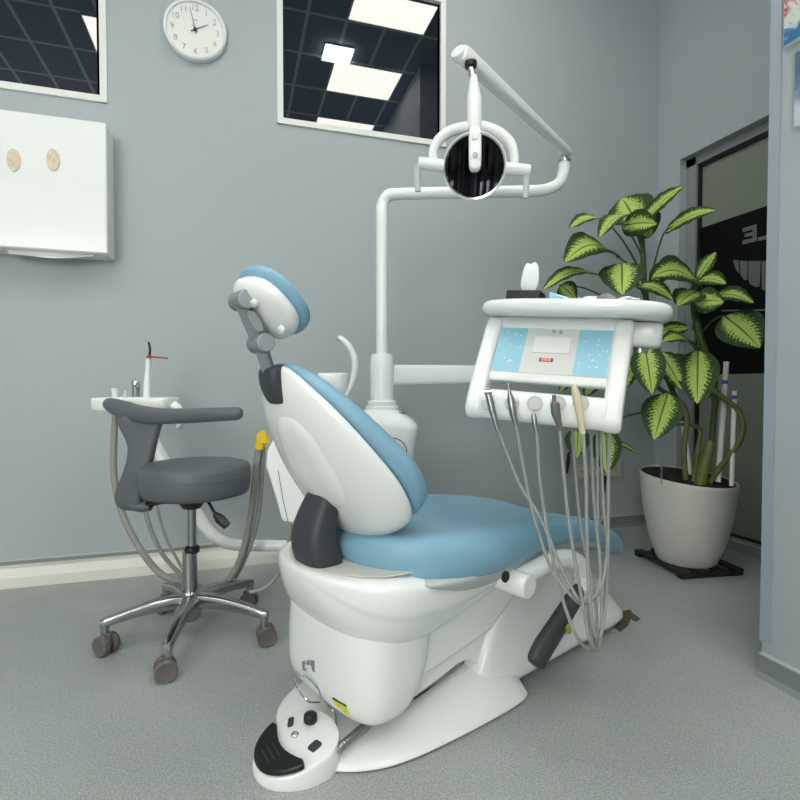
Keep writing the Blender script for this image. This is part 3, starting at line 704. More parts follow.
# ---------------------------------------------------------------- delivery table
yw, rl = math.radians(-44), math.radians(-4.5)
DA = V((math.cos(yw)*math.cos(rl), math.sin(yw)*math.cos(rl), math.sin(rl))).normalized()
DN = V((math.sin(yw), -math.cos(yw), 0))
DU = DN.cross(DA).normalized()
if DU.z < 0: DU = -DU
DC = at(560, 370, D=1.4)
def Q(p, q, r): return DC+DA*p+DN*q+DU*r
def delivery():
    o = empty('delivery_table', Q(0, 0, -.14), 'white instrument delivery unit with blue control panel on a horizontal arm', 'dental unit')
    # tray top
    rings = []
    for r, k in ((.134, .88), (.137, .96), (.145, 1.0), (.156, 1.0), (.164, .985), (.168, .95), (.165, .90)):
        rings.append([Q(.021+.232*k*math.copysign(abs(math.cos(a))**.62, math.cos(a)), .015+.125*k*math.copysign(abs(math.sin(a))**.7, math.sin(a)), r) for a in [2*PI*i/44 for i in range(44)]])
    G().loft(rings).build('tray_top', M['gloss'], o, angle=60)
    # body wedge: side profile in (q, r), swept over p
    def body(p0, p1, prof, name, m, bev=.006):
        return G().prism([Q(p0, q, r) for q, r in prof], DA*(p1-p0)).build(name, m, o, bevel=bev, seg=3)
    body(-.172, .155, [(-.09, .136), (.035, .136), (.044, .112), (.122, -.020), (.126, -.036), (.10, -.043), (.04, -.022), (-.07, .03)], 'body', M['gloss'])
    # side rails running down to the holder bar
    for p0, p1 in ((-.194, -.152), (.130, .172)):
        body(p0, p1, [(-.02, .132), (.045, .132), (.062, .110), (.142, -.020), (.176, -.085), (.182, -.115), (.170, -.135), (.145, -.140), (.125, -.125), (.100, -.06), (.05, .02), (-.02, .07)], 'side_rail', M['gloss'], .010)
    # holder bar
    rings = []
    for p, k in ((-.160, .9), (-.158, 1), (.138, 1), (.140, .9)):
        rings.append(superell(Q(p, .145, -.098), DN, DU, .036*k, .038*k, 3, 24))
    bar = G().loft(rings).build('holder_bar', M['gloss'], o)
    # control panel on the slope
    s0, s1 = V((.0485, .1045)), V((.1205, -.0165)); d = (s1-s0); dl = d.length; d = d/dl; nn = V((-d.y, d.x)) if -d.y > 0 else V((d.y, -d.x))
    def PS(p, s, h=0.):
        e = s0+d*s+nn*h; return Q(p, e.x, e.y)
    def plate(p0, p1, s0_, s1_, h, t=.0015): return G().prism([PS(p0, s0_, h), PS(p1, s0_, h), PS(p1, s1_, h), PS(p0, s1_, h)], (PS(0, 0, t)-PS(0, 0, 0)))
    pn = plate(-.152, .130, .002, dl-.002, .0).build('control_panel', M['panelgrey'], o, bevel=.001)
    plate(-.151, -.080, .004, dl-.004, .0018, .0006).build('blue_field', M['panelblue'], pn, smooth=False)
    plate(.050, .127, .004, dl-.004, .0018, .0006).build('blue_field', M['panelblue'], pn, smooth=False)
    plate(-.058, .033, .028, .078, .0018, .002).build('white_screen', M['white'], pn, bevel=.001)
    plate(-.035, -.001, .093, .103, .0018, .001).build('digital_display', M['ledbase'], pn, smooth=False)
    n3 = (PS(0, 0, 1)-PS(0, 0, 0)).normalized(); ayy = (PS(0, 0)-PS(0, 1)).normalized()
    text_geo('8888', .0125, PS(-.018, .098, .0028), DA, ayy, .0005, .0003).build('digits', M['led'], pn, smooth=False)
    random.seed(3)
    for p in (-.012, .004):
        G().lathe([(.0045, 0), (.0045, .008), (.003, .010), (0, .010)], PS(p, .014, 0), n3, 12).build('button', M['shade'], pn)
    for k in range(26):
        lft = k % 2 == 0; p = random.uniform(-.146, -.088) if lft else random.uniform(.060, .120); s = random.uniform(.018, dl-.022)
        G().lathe([(.0024, 0), (.0024, .0008), (0, .0012)], PS(p, s, .0024), n3, 10).build('key_mark', M['white'], pn)
    for p, s in ((-.062, .098), (.026, .102)): G().lathe([(.003, 0), (.003, .0012), (0, .0014)], PS(p, s, .0018), n3, 10).build('key_mark', M['white'], pn)
    # joint box at the right under the tray
    G().loft([superell(Q(.19, -.06, r), DA, DN, .045*k, .055*k, 4, 28) for r, k in ((.070, .92), (.078, 1), (.128, 1), (.134, 1))]).build('joint_box', M['gloss'], o, sub=1)
    G().lathe([(.02, 0), (.02, .012)], Q(.185, -.06, .058), DU, 16).build('joint_pin', M['steel'], o)
    # arms from the post
    a0 = V((PX.x, PX.y, .892)); a1 = V((1.46, 2.06, .905))
    d1 = (a1-a0).normalized(); sdv = d1.cross(Z_).normalized(); u1 = sdv.cross(d1)
    G().loft([superell(a0+d1*t, u1, sdv, r, .026, 4, 20) for t, r in ((.03, .040), (.2, .040), (.5, .038), ((a1-a0).length, .036))]).build('support_arm', M['gloss'], o)
    G().lathe([(.040, 0), (.042, .01), (.042, .11), (.038, .12)], a1-Z_*.04, Z_, 28).build('elbow', M['gloss'], o)
    b0 = V((a1.x, a1.y, 1.005)); b1 = Q(.175, -.07, .11)
    d2 = (b1-b0).normalized(); s2 = d2.cross(Z_).normalized(); u2 = s2.cross(d2)
    G().loft([superell(b0+d2*t, u2, s2, .026, .022, 4, 20) for t in (0, (b1-b0).length)]).build('forearm', M['gloss'], o)
    # recesses in the bar
    for x in (488, 512, 535, 558, 581):
        c = barpt(x, 403)
        G().lathe([(.018, 0), (.018, .001), (.0165, .0015), (.016, .0005), (0, .0005)], c+DN*.0015, (DN+DU*.45).normalized(), 24).build('holder_recess', M['shade'], bar)
    return o
def unitpt(x, y, q):
    """point where the sight line through (x, y) meets the plane DN-distance q of the table"""
    r = FW+RT*((x-400)/FPX)+UP*((400-y)/FPX); t = (q-(CAM-DC).dot(DN))/r.dot(DN); return CAM+r*t
def barpt(x, y): return unitpt(x, y, .181)
delivery()

def instruments():
    q0 = .196
    spec = [
        ('handpiece', 'angled steel handpiece leftmost in the instrument holder', [(487, 392), (489, 397), (492, 410), (496, 424), (498, 431)], [.006, .0085, .0085, .006, .005], M['steel'], [(498, 430), (508, 456), (520, 485), (537, 512), (548, 535), (560, 565), (577, 597), (589, 602), (602, 585), (607, 545), (603, 500), (600, 412)], (486, 392)),
        ('handpiece', 'steel handpiece second from left in the instrument holder', [(509, 386), (509.5, 393), (511, 400), (513, 413), (516, 426)], [.0035, .0045, .0095, .0085, .0055], M['steel'], [(516, 426), (523, 465), (531, 505), (541, 540), (553, 572), (572, 596), (584, 604), (598, 590), (600, 560), (594, 500), (590, 412)], None),
        ('connector_hose', 'empty short metal coupling in the middle slot of the instrument holder', [(533.5, 414), (534, 418), (535, 426), (537, 433)], [.0045, .0065, .0065, .005], M['steel'], [(537, 432), (539, 470), (544, 510), (550, 545), (560, 590), (575, 633), (590, 650), (597, 640), (594, 590), (580, 520), (571, 412)], None),
        ('micromotor', 'dark grey micromotor handpiece fourth in the instrument holder', [(554, 395), (554, 401), (555, 404), (556, 414), (558, 421), (561, 431)], [.0045, .0045, .0105, .0105, .0075, .0055], M['caster'], [(560, 430), (563, 465), (568, 515), (575, 560), (584, 610), (590, 640), (598, 648), (602, 620), (600, 570), (598, 520), (597, 412)], None),
        ('scaler', 'beige ultrasonic scaler handpiece rightmost in the instrument holder', [(574, 384), (574.5, 388), (576, 394), (579, 410), (583, 434)], [.003, .007, .0095, .0085, .0065], M['beige'], [(583, 432), (586, 480), (587, 540), (589, 590), (594, 632), (600, 637), (606, 600), (608, 540), (609, 412)], None)]
    for name, label, pts, rad, m, hose, head in spec:
        P = [unitpt(x, y, q0) for x, y in pts]
        o = empty(name, P[-1], label, 'handpiece')
        G().tube(P, rad, 14).build('body', m, o)
        if head: G().tube([P[0]-DA*.006+DN*.004, P[0]+DA*.012+DU*.003], .006, 12).build('head', M['chrome'], o)
        if name == 'handpiece' and not head: G().tube([P[0]-DU*.004, P[0]+DU*.012], .005, 10).build('nozzle', M['chrome'], o)
        n = len(hose); H_ = []
        for i, (x, y) in enumerate(hose):
            t = i/(n-1); q = q0 if i == 0 else q0-.004-.0*t
            if t > .55: q = q0-.02-(t-.55)*.40
            H_.append(unitpt(x, y, q))
        G().tube(H_, .0041, 10, smooth=6).build('hose', M['hose'], o)
    o = empty('supply_hose', unitpt(609, 430, .08), 'straight grey supply hose hanging at the right end of the holder bar', 'hose')
    G().tube([unitpt(x, y, .08) for x, y in ((609, 420), (608.5, 480), (608, 540), (606, 590), (602, 625), (597, 645), (592, 640), (588, 600))], .0042, 10, smooth=6).build('hose', M['hose'], o)
instruments()

def tray_things():
    # tissue box
    c = Q(-.118, -.045, .193)
    o = empty('tissue_box', c-DU*.018, 'low black tissue box on the left of the instrument tray', 'tissue box')
    G().box(c, (.092, .075, .036), (DA, DN, DU)).build('box', M['black'], o, bevel=.002)
    g = G(); rings = []
    b0 = Q(-.112, -.045, .209)
    for k, (h, r) in enumerate(((0, .012), (.012, .020), (.032, .022), (.048, .020), (.062, .020), (.074, .012))):
        rings.append([b0+DU*(h*1.08+((.012*math.sin(3*a+.5)+.006*math.sin(5*a)) if k == 5 else 0))+DA*math.cos(a)*r*(1+.30*math.sin(3*a+k*.35)+.12*math.sin(5*a))+DN*math.sin(a)*r*.55*(1+.3*math.cos(2*a+k)) for a in [2*PI*i/18 for i in range(18)]])
    G().loft(rings).build('tissue', M['paper'], o, sub=1)
    c = Q(-.035, -.05, .172)
    o = empty('instrument_case', c, 'small black case lying right of the tissue box on the tray', 'case')
    G().box(c+DU*.001, (.055, .05, .012), (DA, DN, DU)).build('case', M['black'], o, bevel=.003)
    G().box(c+DU*.009, (.028, .02, .006), (DA, DN, DU)).build('lid', M['dgrey'], o, bevel=.002)
    # sterilisation pouch
    o = empty('paper_pouch', Q(-.01, .02, .158), 'crumpled white and pale blue sterile paper pouch on the tray', 'paper pouch')
    random.seed(5)
    def crumple(p0, p1, q0_, q1, h, nx=10, ny=6, tilt=0.):
        g = G(); v = []
        for s in (0, .0015):
            for i in range(nx+1):
                for j in range(ny+1):
                    random.seed(i*31+j*7+int(h*1e4))
                    v.append(Q(p0+(p1-p0)*i/nx+.004*random.uniform(-1, 1), q0_+(q1-q0_)*j/ny, .170+s+h*random.random()*.8+tilt*i/nx))
        n = (nx+1)*(ny+1); f = []
        for i in range(nx):
            for j in range(ny):
                a = i*(ny+1)+j; f.append((a, a+1, a+ny+2, a+ny+1)); f.append((n+a, n+a+ny+1, n+a+ny+2, n+a+1))
        g.add(v, f); return g
    crumple(-.035, .075, -.02, .06, .014, tilt=-.0).build('blue_side', M['paperb'], o)
    g = G().prism([Q(-.045, .0, .168), Q(-.042, .01, .203), Q(.035, .02, .180), Q(.035, .03, .168)], DN*.002); g.build('folded_corner', M['paperb'], o, smooth=False)
    o = empty('paper_sheet', Q(.10, .0, .158), 'crumpled white paper sheet at the right of the instrument tray', 'paper')
    crumple(.035, .18, -.05, .075, .026).build('sheet', M['paper'], o, sub=1)
tray_things()

# ---------------------------------------------------------------- foot control and cables
def pedal():
    base = at(300, 745, Z=0)
    # local frame on the floor: a towards the lower left front (toe), b sideways
    p_toe, p_back = at(262, 772, Z=0), at(333, 712, Z=.0)
    toe = at(268, 775, Z=.012); a = V((toe.x-base.x, toe.y-base.y, 0))
    fa = V((-.95, -.31, 0)).normalized(); fb = V((-fa.y, fa.x, 0))
    c = V((.130, 1.198, 0))
    o = empty('foot_control', c, 'white foot control with black pedal on the floor by the chair base', 'foot pedal')
    def hh(x): return .022+.046*(1-(x+.095)/.19)
    def shape(t, k=1.):
        x, y = math.cos(t), math.sin(t)
        return (x*.098*k if x > 0 else math.copysign(abs(x)**.8, x)*.088*k), math.copysign(abs(y)**.92, y)*.094*k*(1-.06*x)
    def out(k, zf, e=0., n=44):
        r = []
        for i in range(n):
            x, y = shape(2*PI*i/n, k)
            r.append(c+fa*x+fb*y+Z_*((hh(x)*zf if zf else 0.001)+e))
        return r
    low = G().loft([out(1.02, 0), out(1.03, .3), out(1.0, .80), out(.985, .97), out(.95, 1.0)]).build('body', M['gloss'], o, angle=60)
    def top(x, y, e=.002): return c+fa*x+fb*y+Z_*(hh(x)+e)
    # black rocker over the toe half
    ol = []
    for t in frange(-PI*.42, PI*.42, 22):
        x, y = shape(t, .985); ol.append((x, y))
    arc = [(.012+.026*math.cos(s*PI/2), s*.088) for s in frange(1, -1, 11)]
    pl = ol+arc[1:-1]
    G().prism([top(x, y, .002) for x, y in pl], Z_*.013).build('pedal_plate', M['black'], o, bevel=.004, seg=3)
    for k in range(3): G().tube([top(.052+.012*k, -.022, .0155), top(.054+.012*k, .026, .0155)], .0013, 6).build('pedal_rib', M['dgrey'], o)
    G().lathe([(.015, 0), (.017, .005), (.0165, .016), (.013, .021), (0, .022)], top(-.046, -.030, 0), Z_, 10).build('knob', M['black'], o, bevel=.002)
    G().lathe([(.009, 0), (.009, .004), (.006, .007), (0, .008)], top(-.002, -.020, 0), Z_, 20).build('metal_button', M['chrome'], o)
    def rub(x, y, l, w, ang):
        d1 = fa*math.cos(ang)+fb*math.sin(ang); d2 = fb*math.cos(ang)-fa*math.sin(ang)
        pts = lambda h, k: [top(x+(l*k*a*math.cos(ang)-w*k*b*math.sin(ang)), y+(l*k*a*math.sin(ang)+w*k*b*math.cos(ang)), h) for a, b in ((1, .7), (.7, 1), (-.7, 1), (-1, .7), (-1, -.7), (-.7, -1), (.7, -1), (1, -.7))]
        G().loft([pts(-.002, 1), pts(.003, 1), pts(.0042, .85)]).build('rubber_key', M['dgrey'], o, smooth=False)
    rub(-.012, -.066, .007, .014, -.5); rub(-.020, .046, .013, .012, .2)
    G().tube([at(319, 702, Z=.075), at(308, 701, Z=.09), at(298, 688, Z=.11), at(293, 676, Z=.14), at(299, 673, Z=.15), at(311, 680, Z=.14), at(319, 690, Z=.12), at(322, 700, Z=.09), at(334, 712, Z=.06), at(336, 728, Z=.05), at(335, 742, Z=.035)], .0028, 8, smooth=6).build('wire_hoop', M['chrome'], o)
    o2 = empty('flexible_conduit', at(400, 715, Z=.05), 'ribbed grey metal conduit running over the chair base', 'conduit')
    P, R = spline([L(-.04, -.13, .045), L(.06, -.12, .060), L(.20, -.125, .085), L(.30, -.135, .105), L(.38, -.12, .115)], [.011]*5, 22)
    R = [r*(1.0 if i % 2 else .86) for i, r in enumerate(R)]
    G().tube(P, R, 12).build('conduit', M['steel'], o2)
    G().tube([L(-.075, -.12, .04), L(-.06, -.125, .042), L(-.03, -.13, .045)], .008, 10, smooth=5).build('cable', M['hosed'], o2)
pedal()

def chair_stickers():
    # marks lie on the curved side of the lift column: find the surface by ray casting against the built mesh
    dg = bpy.context.evaluated_depsgraph_get()
    def hit(x, y):
        r = (FW+RT*((x-400)/FPX)+UP*((400-y)/FPX)).normalized()
        ok, loc, nor, idx, ob, mt = S.ray_cast(dg, CAM, r)
        return loc, nor
    def patch(name, poly, m, lift=.0012):
        pts = [hit(*q) for q in poly]; nn = sum((p[1] for p in pts), V((0, 0, 0))).normalized()
        G().prism([p[0]+nn*lift for p in pts], nn*-.002).build(name, m, CH, smooth=False)
    bpy.context.view_layer.update()
    patch('warning_sticker', [(333, 697), (346, 704.5), (350, 714), (347, 714.5), (335, 704)], M['yellows'])
    patch('sticker_print', [(333, 697), (346, 704.5), (347, 706.5), (333.5, 699)], M['print'], .0022)
    patch('letter', [(302, 662), (305, 660), (305.5, 663), (304.5, 668), (307, 668), (306, 671), (303, 670)], M['mgrey'])
    patch('letter', [(306.5, 661.5), (309, 659.5), (310, 663.5), (308.5, 665.5), (306.5, 664)], M['mgrey'])
    patch('letter', [(310.5, 660), (314.5, 660.5), (314.5, 670), (315.5, 672), (312.5, 671), (312, 668), (310.5, 664)], M['mgrey'])
    patch('green_sticker', [(567, 624), (571, 623), (573, 627), (570, 634), (566, 634), (565, 629)], M['yellows'])
chair_stickers()

# ---------------------------------------------------------------- assistant side
def assistant():
    D0 = 2.10
    o = empty('assistant_table', at(135, 404, D=D0), 'small white assistant tray on a bent tube arm behind the stool', 'dental tray')
    c = at(136, 403.5, D=D0); b = Z_.cross(RT)
    rings = []
    for z, k in ((-.026, .96), (-.022, 1), (.014, 1), (.021, .985), (.024, .95), (.020, .92)):
        rings.append(superell(c+Z_*z, RT, b, .152*k, .085*k, 5, 40))
    G().loft(rings).build('tray', M['gloss'], o, angle=60)
    G().tube([at(173, 405, D=D0-.02), at(178, 410, D=D0-.02), at(181, 420, D=D0-.02), at(178, 428, D=D0-.02)], [.022, .020, .016, .010], 12, smooth=4).build('end_handle', M['gloss'], o)
    G().tube([at(150, 408, D=D0), at(150, 425, D=D0), at(153, 440, D=D0), at(162, 458, D=D0), at(178, 485, D=D0), at(196, 512, D=D0), at(208, 530, D=D0), at(222, 541, D=D0), at(240, 545, D=D0), at(290, 545.5, D=D0), at(350, 546, D=D0-.03), V((PX.x-.08, PX.y, .25))], [.026, .027, .027, .025, .024, .024, .024, .023, .0225, .0225, .0225, .0225], 16, smooth=6).build('tube_arm', M['gloss'], o)
    for k, pts in enumerate(([(116, 408), (113, 440), (113, 475), (119, 505), (138, 545), (160, 572), (186, 581), (215, 590), (235, 572), (246, 540), (252, 500), (258, 462), (260, 446)],)):
        pass
    def hose(pts, r, m, label, D=D0):
        q = at(*pts[0], D=D); h = empty('suction_hose', q, label, 'hose')
        G().tube([at(x, y, D=D) for x, y in pts], r, 10, smooth=6).build('hose', m, h); return h
    hose([(116, 408), (114, 440), (114, 475), (121, 510), (139, 547), (161, 574), (185, 583)], .0125, M['hosed'], 'thick grey hose hanging from the left end of the assistant tray', D0-.02)
    hose([(139, 414), (140, 470), (146, 514), (161, 552), (183, 577)], .0085, M['hosed'], 'medium grey hose hanging behind the stool backrest bracket', D0+.02)
    hose([(150, 450), (152, 480), (158, 511), (167, 540), (186, 575)], .0055, M['hosed'], 'thin grey hose hanging nearest the bent white tube', D0+.04)
    # saliva ejector pair with the yellow tip
    h = hose([(188, 581), (210, 590), (228, 580), (240, 560), (248, 530), (253, 500), (256, 470), (259, 446)], .0125, M['hosed'], 'grey suction hose rising to the yellow tip beside the backrest', 1.95)
    G().tube([at(259, 449, D=1.95), at(260, 444, D=1.95), at(261, 436, D=1.95)], [.017, .018, .016], 12).build('tip_collar', M['yellow'], h)
    G().prism([at(x, y, D=1.935) for x, y in ((256, 434), (262, 430), (264, 433), (266, 438), (269, 444), (262, 444), (256, 442))], FW*.035).build('yellow_tip', M['yellow'], h, bevel=.004)
    hose([(235, 578), (246, 556), (255, 530), (260, 500), (262, 470), (263, 447)], .009, M['hosed'], 'second grey suction hose running alongside the yellow-tipped one', 1.97)
    hose([(291, 524), (289, 540), (284, 562), (274, 580), (262, 589), (250, 592)], .0065, M['hosed'], 'thin grey hose dropping from the white holder left of the chair', 1.80)
    # things on the tray
    def up(px, y0): return at(px, y0, D=D0)
    q = up(146.5, 397.5)
    o = empty('curing_light', q, 'white dental curing light wand with black tip and orange shield', 'curing light')
    G().tube([q, at(147, 385, D=D0), at(148, 372, D=D0), at(148.5, 362, D=D0), at(149, 358, D=D0)], [.0125, .0135, .012, .0115, .009], 14, smooth=3).build('handle', M['gloss'], o)
    G().tube([at(149.3, 358, D=D0), at(150, 350, D=D0), at(149.5, 346, D=D0), at(148.5, 342, D=D0)], [.0045, .0045, .0045, .0038], 10, smooth=4).build('light_tip', M['black'], o)
    G().lathe([(.010, 0), (.010, .006), (.006, .008)], at(149, 358.5, D=D0), Z_, 16).build('collar', M['orange'], o)
    G().prism([at(150, 356, D=D0), at(168, 357.8, D=D0), at(168, 359, D=D0), at(150, 357.8, D=D0)], -FW*.03).build('orange_shield', M['orange'], o)
    q = up(136, 397)
    o = empty('metal_syringe', q, 'short silver instrument standing left of the curing light', 'instrument')
    G().lathe([(.013, 0), (.014, .01), (.014, .042)], q, Z_, 18).build('barrel', M['steel'], o)
    G().lathe([(.015, .041), (.017, .047), (.017, .058), (.012, .064), (0, .066)], q, Z_, 18).build('cap', M['chrome'], o)
    q = up(115, 397)
    o = empty('plastic_cup', q, 'small white plastic cup on the left of the assistant tray', 'cup')
    G().lathe([(.010, 0), (.0125, .028), (.0125, .034), (.010, .035)], q, Z_, 18).build('cup', M['white'], o)
    q = up(125, 397)
    o = empty('clear_vial', q, 'tiny clear vial between the white cup and silver instrument', 'vial')
    G().lathe([(.006, 0), (.006, .026), (.003, .030)], q, Z_, 14).build('vial', M['clear'], o)
assistant()

# ---------------------------------------------------------------- stool
def stool():
    c = V((-.150, 1.905, 0))
    o = empty('dentist_stool', c, 'grey dental stool with curved arm support and chrome five-star base', 'stool')
    base = G().lathe([(.028, .062), (.034, .068), (.042, .11), (.040, .135), (.034, .150), (.025, .160), (.0235, .285), (.0225, .292), (.02, .293)], c, Z_, 32).build('hub', M['alu'], o)
    cs_ = c; c = c+V((.008, 0, 0))
    for k, ang in enumerate((188, 259, 331, 43, 115)):
        a = math.radians(ang); d = V((math.cos(a), math.sin(a), 0)); R = .261; sd = Z_.cross(d)
        rings = []
        for s, z, wv, hz in ((.02, .126, .028, .027), (.06, .130, .025, .024), (.12, .127, .0205, .021), (.18, .118, .0175, .018), (.235, .106, .0155, .015), (.260, .100, .015, .015), (.274, .097, .010, .012)):
            rings.append(superell(c+d*s+Z_*z, sd, Z_, wv, hz, 3.5, 14))
        leg = G().loft(rings).lathe([(.013, .062), (.014, .100)], c+d*R, Z_, 16).build('leg', M['alu'], o, angle=50)
        ca = a+(2.3, -1.2, .6, 2.0, .3)[k]; cdv = V((math.cos(ca), math.sin(ca), 0)); cs = Z_.cross(cdv)
        wc = c+d*R+cdv*.006
        g = G().lathe([(.010, .056), (.010, .068)], c+d*R, Z_, 12); g.box(wc+Z_*.047, (.038, .012, .042), (cdv, cs, Z_))
        caster = g.build('caster', M['caster'], leg, bevel=.002)
        for s in (-1, 1):
            G().lathe([(.025, -.011), (.031, -.009), (.032, 0), (.031, .008), (.0285, .0105), (.027, .0095), (.012, .0100), (0, .0100)], wc+cs*s*.018+Z_*.032, cs*s, 28).build('wheel', M['caster'], leg)
    G().lathe([(.022, .289), (.0245, .292), (.0245, .305), (.020, .311), (.013, .313)], c, Z_, 28).build('collar', M['black'], o)
    G().lathe([(.0142, .30), (.0142, .46)], c, Z_, 24).build('gas_column', M['steel'], o)
    G().lathe([(.03, .440), (.045, .462), (.06, .478), (.15, .486)], c, Z_, 32).build('seat_plate', M['black'], o)
    c = c+V((.016, 0, 0))
    prof = [(.145, .484), (.166, .490), (.174, .505), (.177, .54), (.1755, .574), (.169, .587), (.145, .594), (.10, .597), (.0, .598)]
    G().lathe(prof, c, Z_, 56).build('seat', M['stool'], o, angle=60)
    G().tube([c+(V((math.cos(t), math.sin(t), 0)))*.1768+Z_*.552 for t in frange(0, 2*PI, 57)], .0022, 6).build('seam', M['stool'], o)
    # height lever
    G().tube([c+V((.03, -.03, .465)), at(207, 500, D=1.70), at(213, 510, D=1.68), at(217, 517, D=1.67)], [.005, .005, .005, .005], 8, smooth=3).build('lever', M['black'], o)
    G().tube([at(215, 514, D=1.67), at(220, 519, D=1.66), at(227, 526, D=1.65)], [(.009, .006), (.016, .008), (.013, .008)], 10, flat=RT).build('lever_knob', M['black'], o)
    # arm support: an arc in front of the seat
    pts = []; rad = []
    spec = [((110, 404), 1.97, .026, .028), ((116, 407), 1.93, .033, .036), ((127, 411), 1.86, .030, .040), ((140, 414), 1.77, .027, .036), ((160, 416), 1.68, .025, .031), ((180, 416), 1.61, .024, .028), ((205, 415), 1.55, .023, .0255), ((228, 414), 1.52, .022, .0235), ((238, 413.5), 1.515, .021, .0225), ((242, 413.5), 1.515, .014, .015)]
    G().tube([at(*p, D=d) for p, d, a, b in spec], [(a, b*.82) for p, d, a, b in spec], 18, smooth=5, flat=RT.cross(Z_)).build('arm_support', M['stool'], o)
    # bracket
    rings = []
    bs = [((141, 414), .100, .014, 1.79), ((140, 424), .094, .016, 1.79), ((141, 434), .074, .018, 1.79), ((143, 446), .054, .020, 1.79), ((140, 462), .052, .022, 1.79), ((135, 478), .054, .022, 1.79), ((129, 492), .058, .022, 1.80), ((129, 502), .056, .024, 1.80), ((133, 511), .046, .016, 1.80)]
    tang = V((.80, -.60, 0))
    for (x, y), a, b_, d in bs: rings.append(superell(at(x, y, D=d), RT, FW, a*.82, b_, 3.5, 20))
    G().loft(rings).build('bracket', M['stool'], o, sub=1)
    G().tube([at(131, 504, D=1.80), at(142, 507, D=1.80), at(151, 506, D=1.80)], [(.020, .022), (.018, .022), (.016, .020)], 12, flat=Z_).build('bracket_foot', M['stool'], o, bevel=.003)
    G().tube([at(148, 504, D=1.80), at(165, 500, D=1.80), c+Z_*.475], [(.012, .02), (.011, .02), (.012, .02)], 10, flat=Z_).build('support_bar', M['black'], o)
stool()

